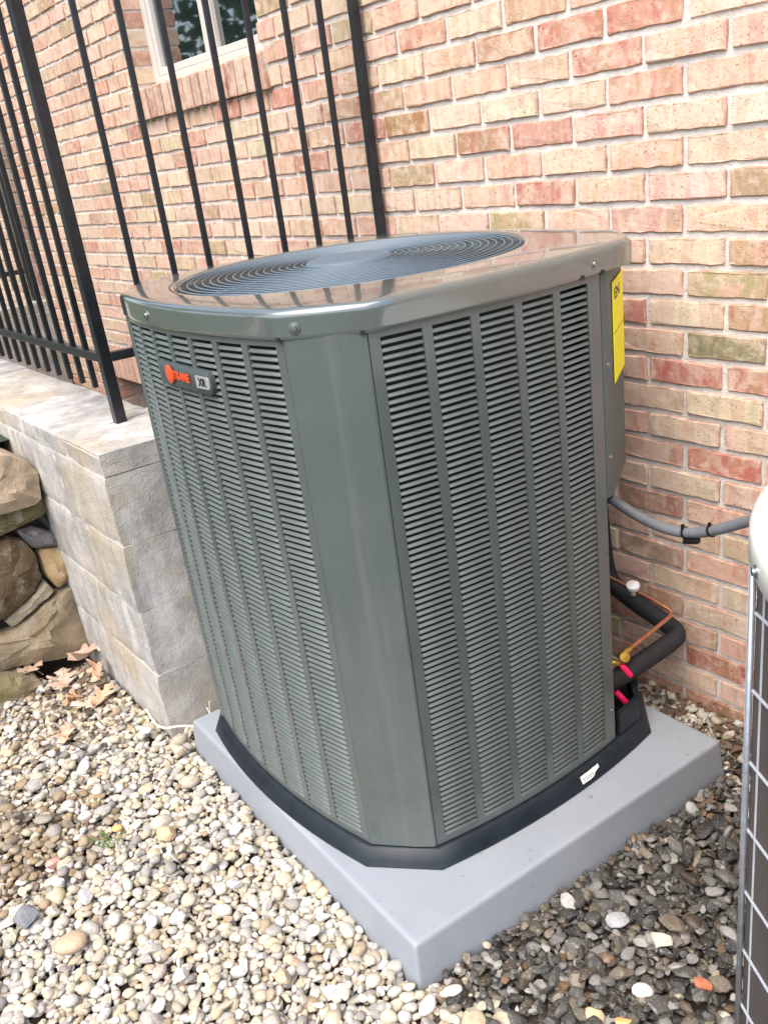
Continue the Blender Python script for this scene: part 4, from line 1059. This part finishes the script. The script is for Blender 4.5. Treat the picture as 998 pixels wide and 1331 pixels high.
tag(cdm.build('cord', M['cord'], None, (-2.13,-1.08,.02), smooth=True), 'thin cream cord lying on the gravel at the foot of the concrete wall', 'cord')
st3 = MB()
for a, L in ((.0,.075),(.25,.05),(-.3,.04)):
    st3.tube(smooth_path([(-2.03,-.97,.02),(-2.025+a*.02,-.968,.02+L*.6),(-2.02+a*.1,-.965,.02+L)]), .0014, 5)
tag(st3.build('dry_grass', M['cord'], None, (-2.03,-.97,.02)), 'few dry straw stalks behind the left corner of the pad', 'grass')

# ------------------------------------------------------------------ trees across the lawn (seen in the window glass and the paint)
def tree(x, y, zb, h, cr, seed, label):
    rr = random.Random(seed); root = thing('broadleaf_tree', label, 'tree', (x, y, zb), 'trees across the lawn')
    tk = MB(); tk.tube([(x, y, zb), (x+.05, y, zb+h*.25), (x+.1, y+.1, zb+h*.55), (x+.1, y+.1, zb+h*.8)], [h*.03, h*.024, h*.016, h*.006], 10)
    for k in range(9):
        a = k*2.4; z = zb+h*(.3+.05*k); r_ = cr*rr.uniform(.5,.8)
        tk.tube([(x+.08, y+.05, z), (x+math.cos(a)*r_*.5, y+math.sin(a)*r_*.5, z+h*.06), (x+math.cos(a)*r_, y+math.sin(a)*r_, z+h*.14)], [h*.010, h*.007, h*.003], 6)
    tk.build('trunk', M['bark'], root, smooth=True)
    cm = MB()
    cl = [(Vector((rr.gauss(0,.42)*cr, rr.gauss(0,.42)*cr, rr.uniform(-.5,.5)*h*.62)), rr.uniform(.22,.42)*cr) for _ in range(34)]
    for c_, r_ in cl:
        for _ in range(90):
            d = Vector((rr.gauss(0,1), rr.gauss(0,1), rr.gauss(0,1))).normalized()*r_*rr.uniform(.55,1)
            p_ = Vector((x, y, zb+h*.66)) + c_ + d; s_ = rr.uniform(.07,.16)
            u_ = Vector((rr.gauss(0,1), rr.gauss(0,1), rr.gauss(0,.6))).normalized(); v_ = u_.orthogonal().normalized()
            cm.add([p_-u_*s_, p_-v_*s_*.6, p_+u_*s_, p_+v_*s_*.6], [(0,1,2,3)])
    cm.build('crown', M['foliage'], root)
tree(-11.0, -5.6, .7, 7.5, 2.6, 1, 'leafy green tree on the left, nearest to the fence')
tree(-8.0, -8.5, .7, 8.5, 3.0, 2, 'taller leafy green tree beyond the lawn, opposite the window')
tree(-14.5, -4.2, .7, 6.5, 2.4, 3, 'smaller leafy green tree farthest left of the lawn')
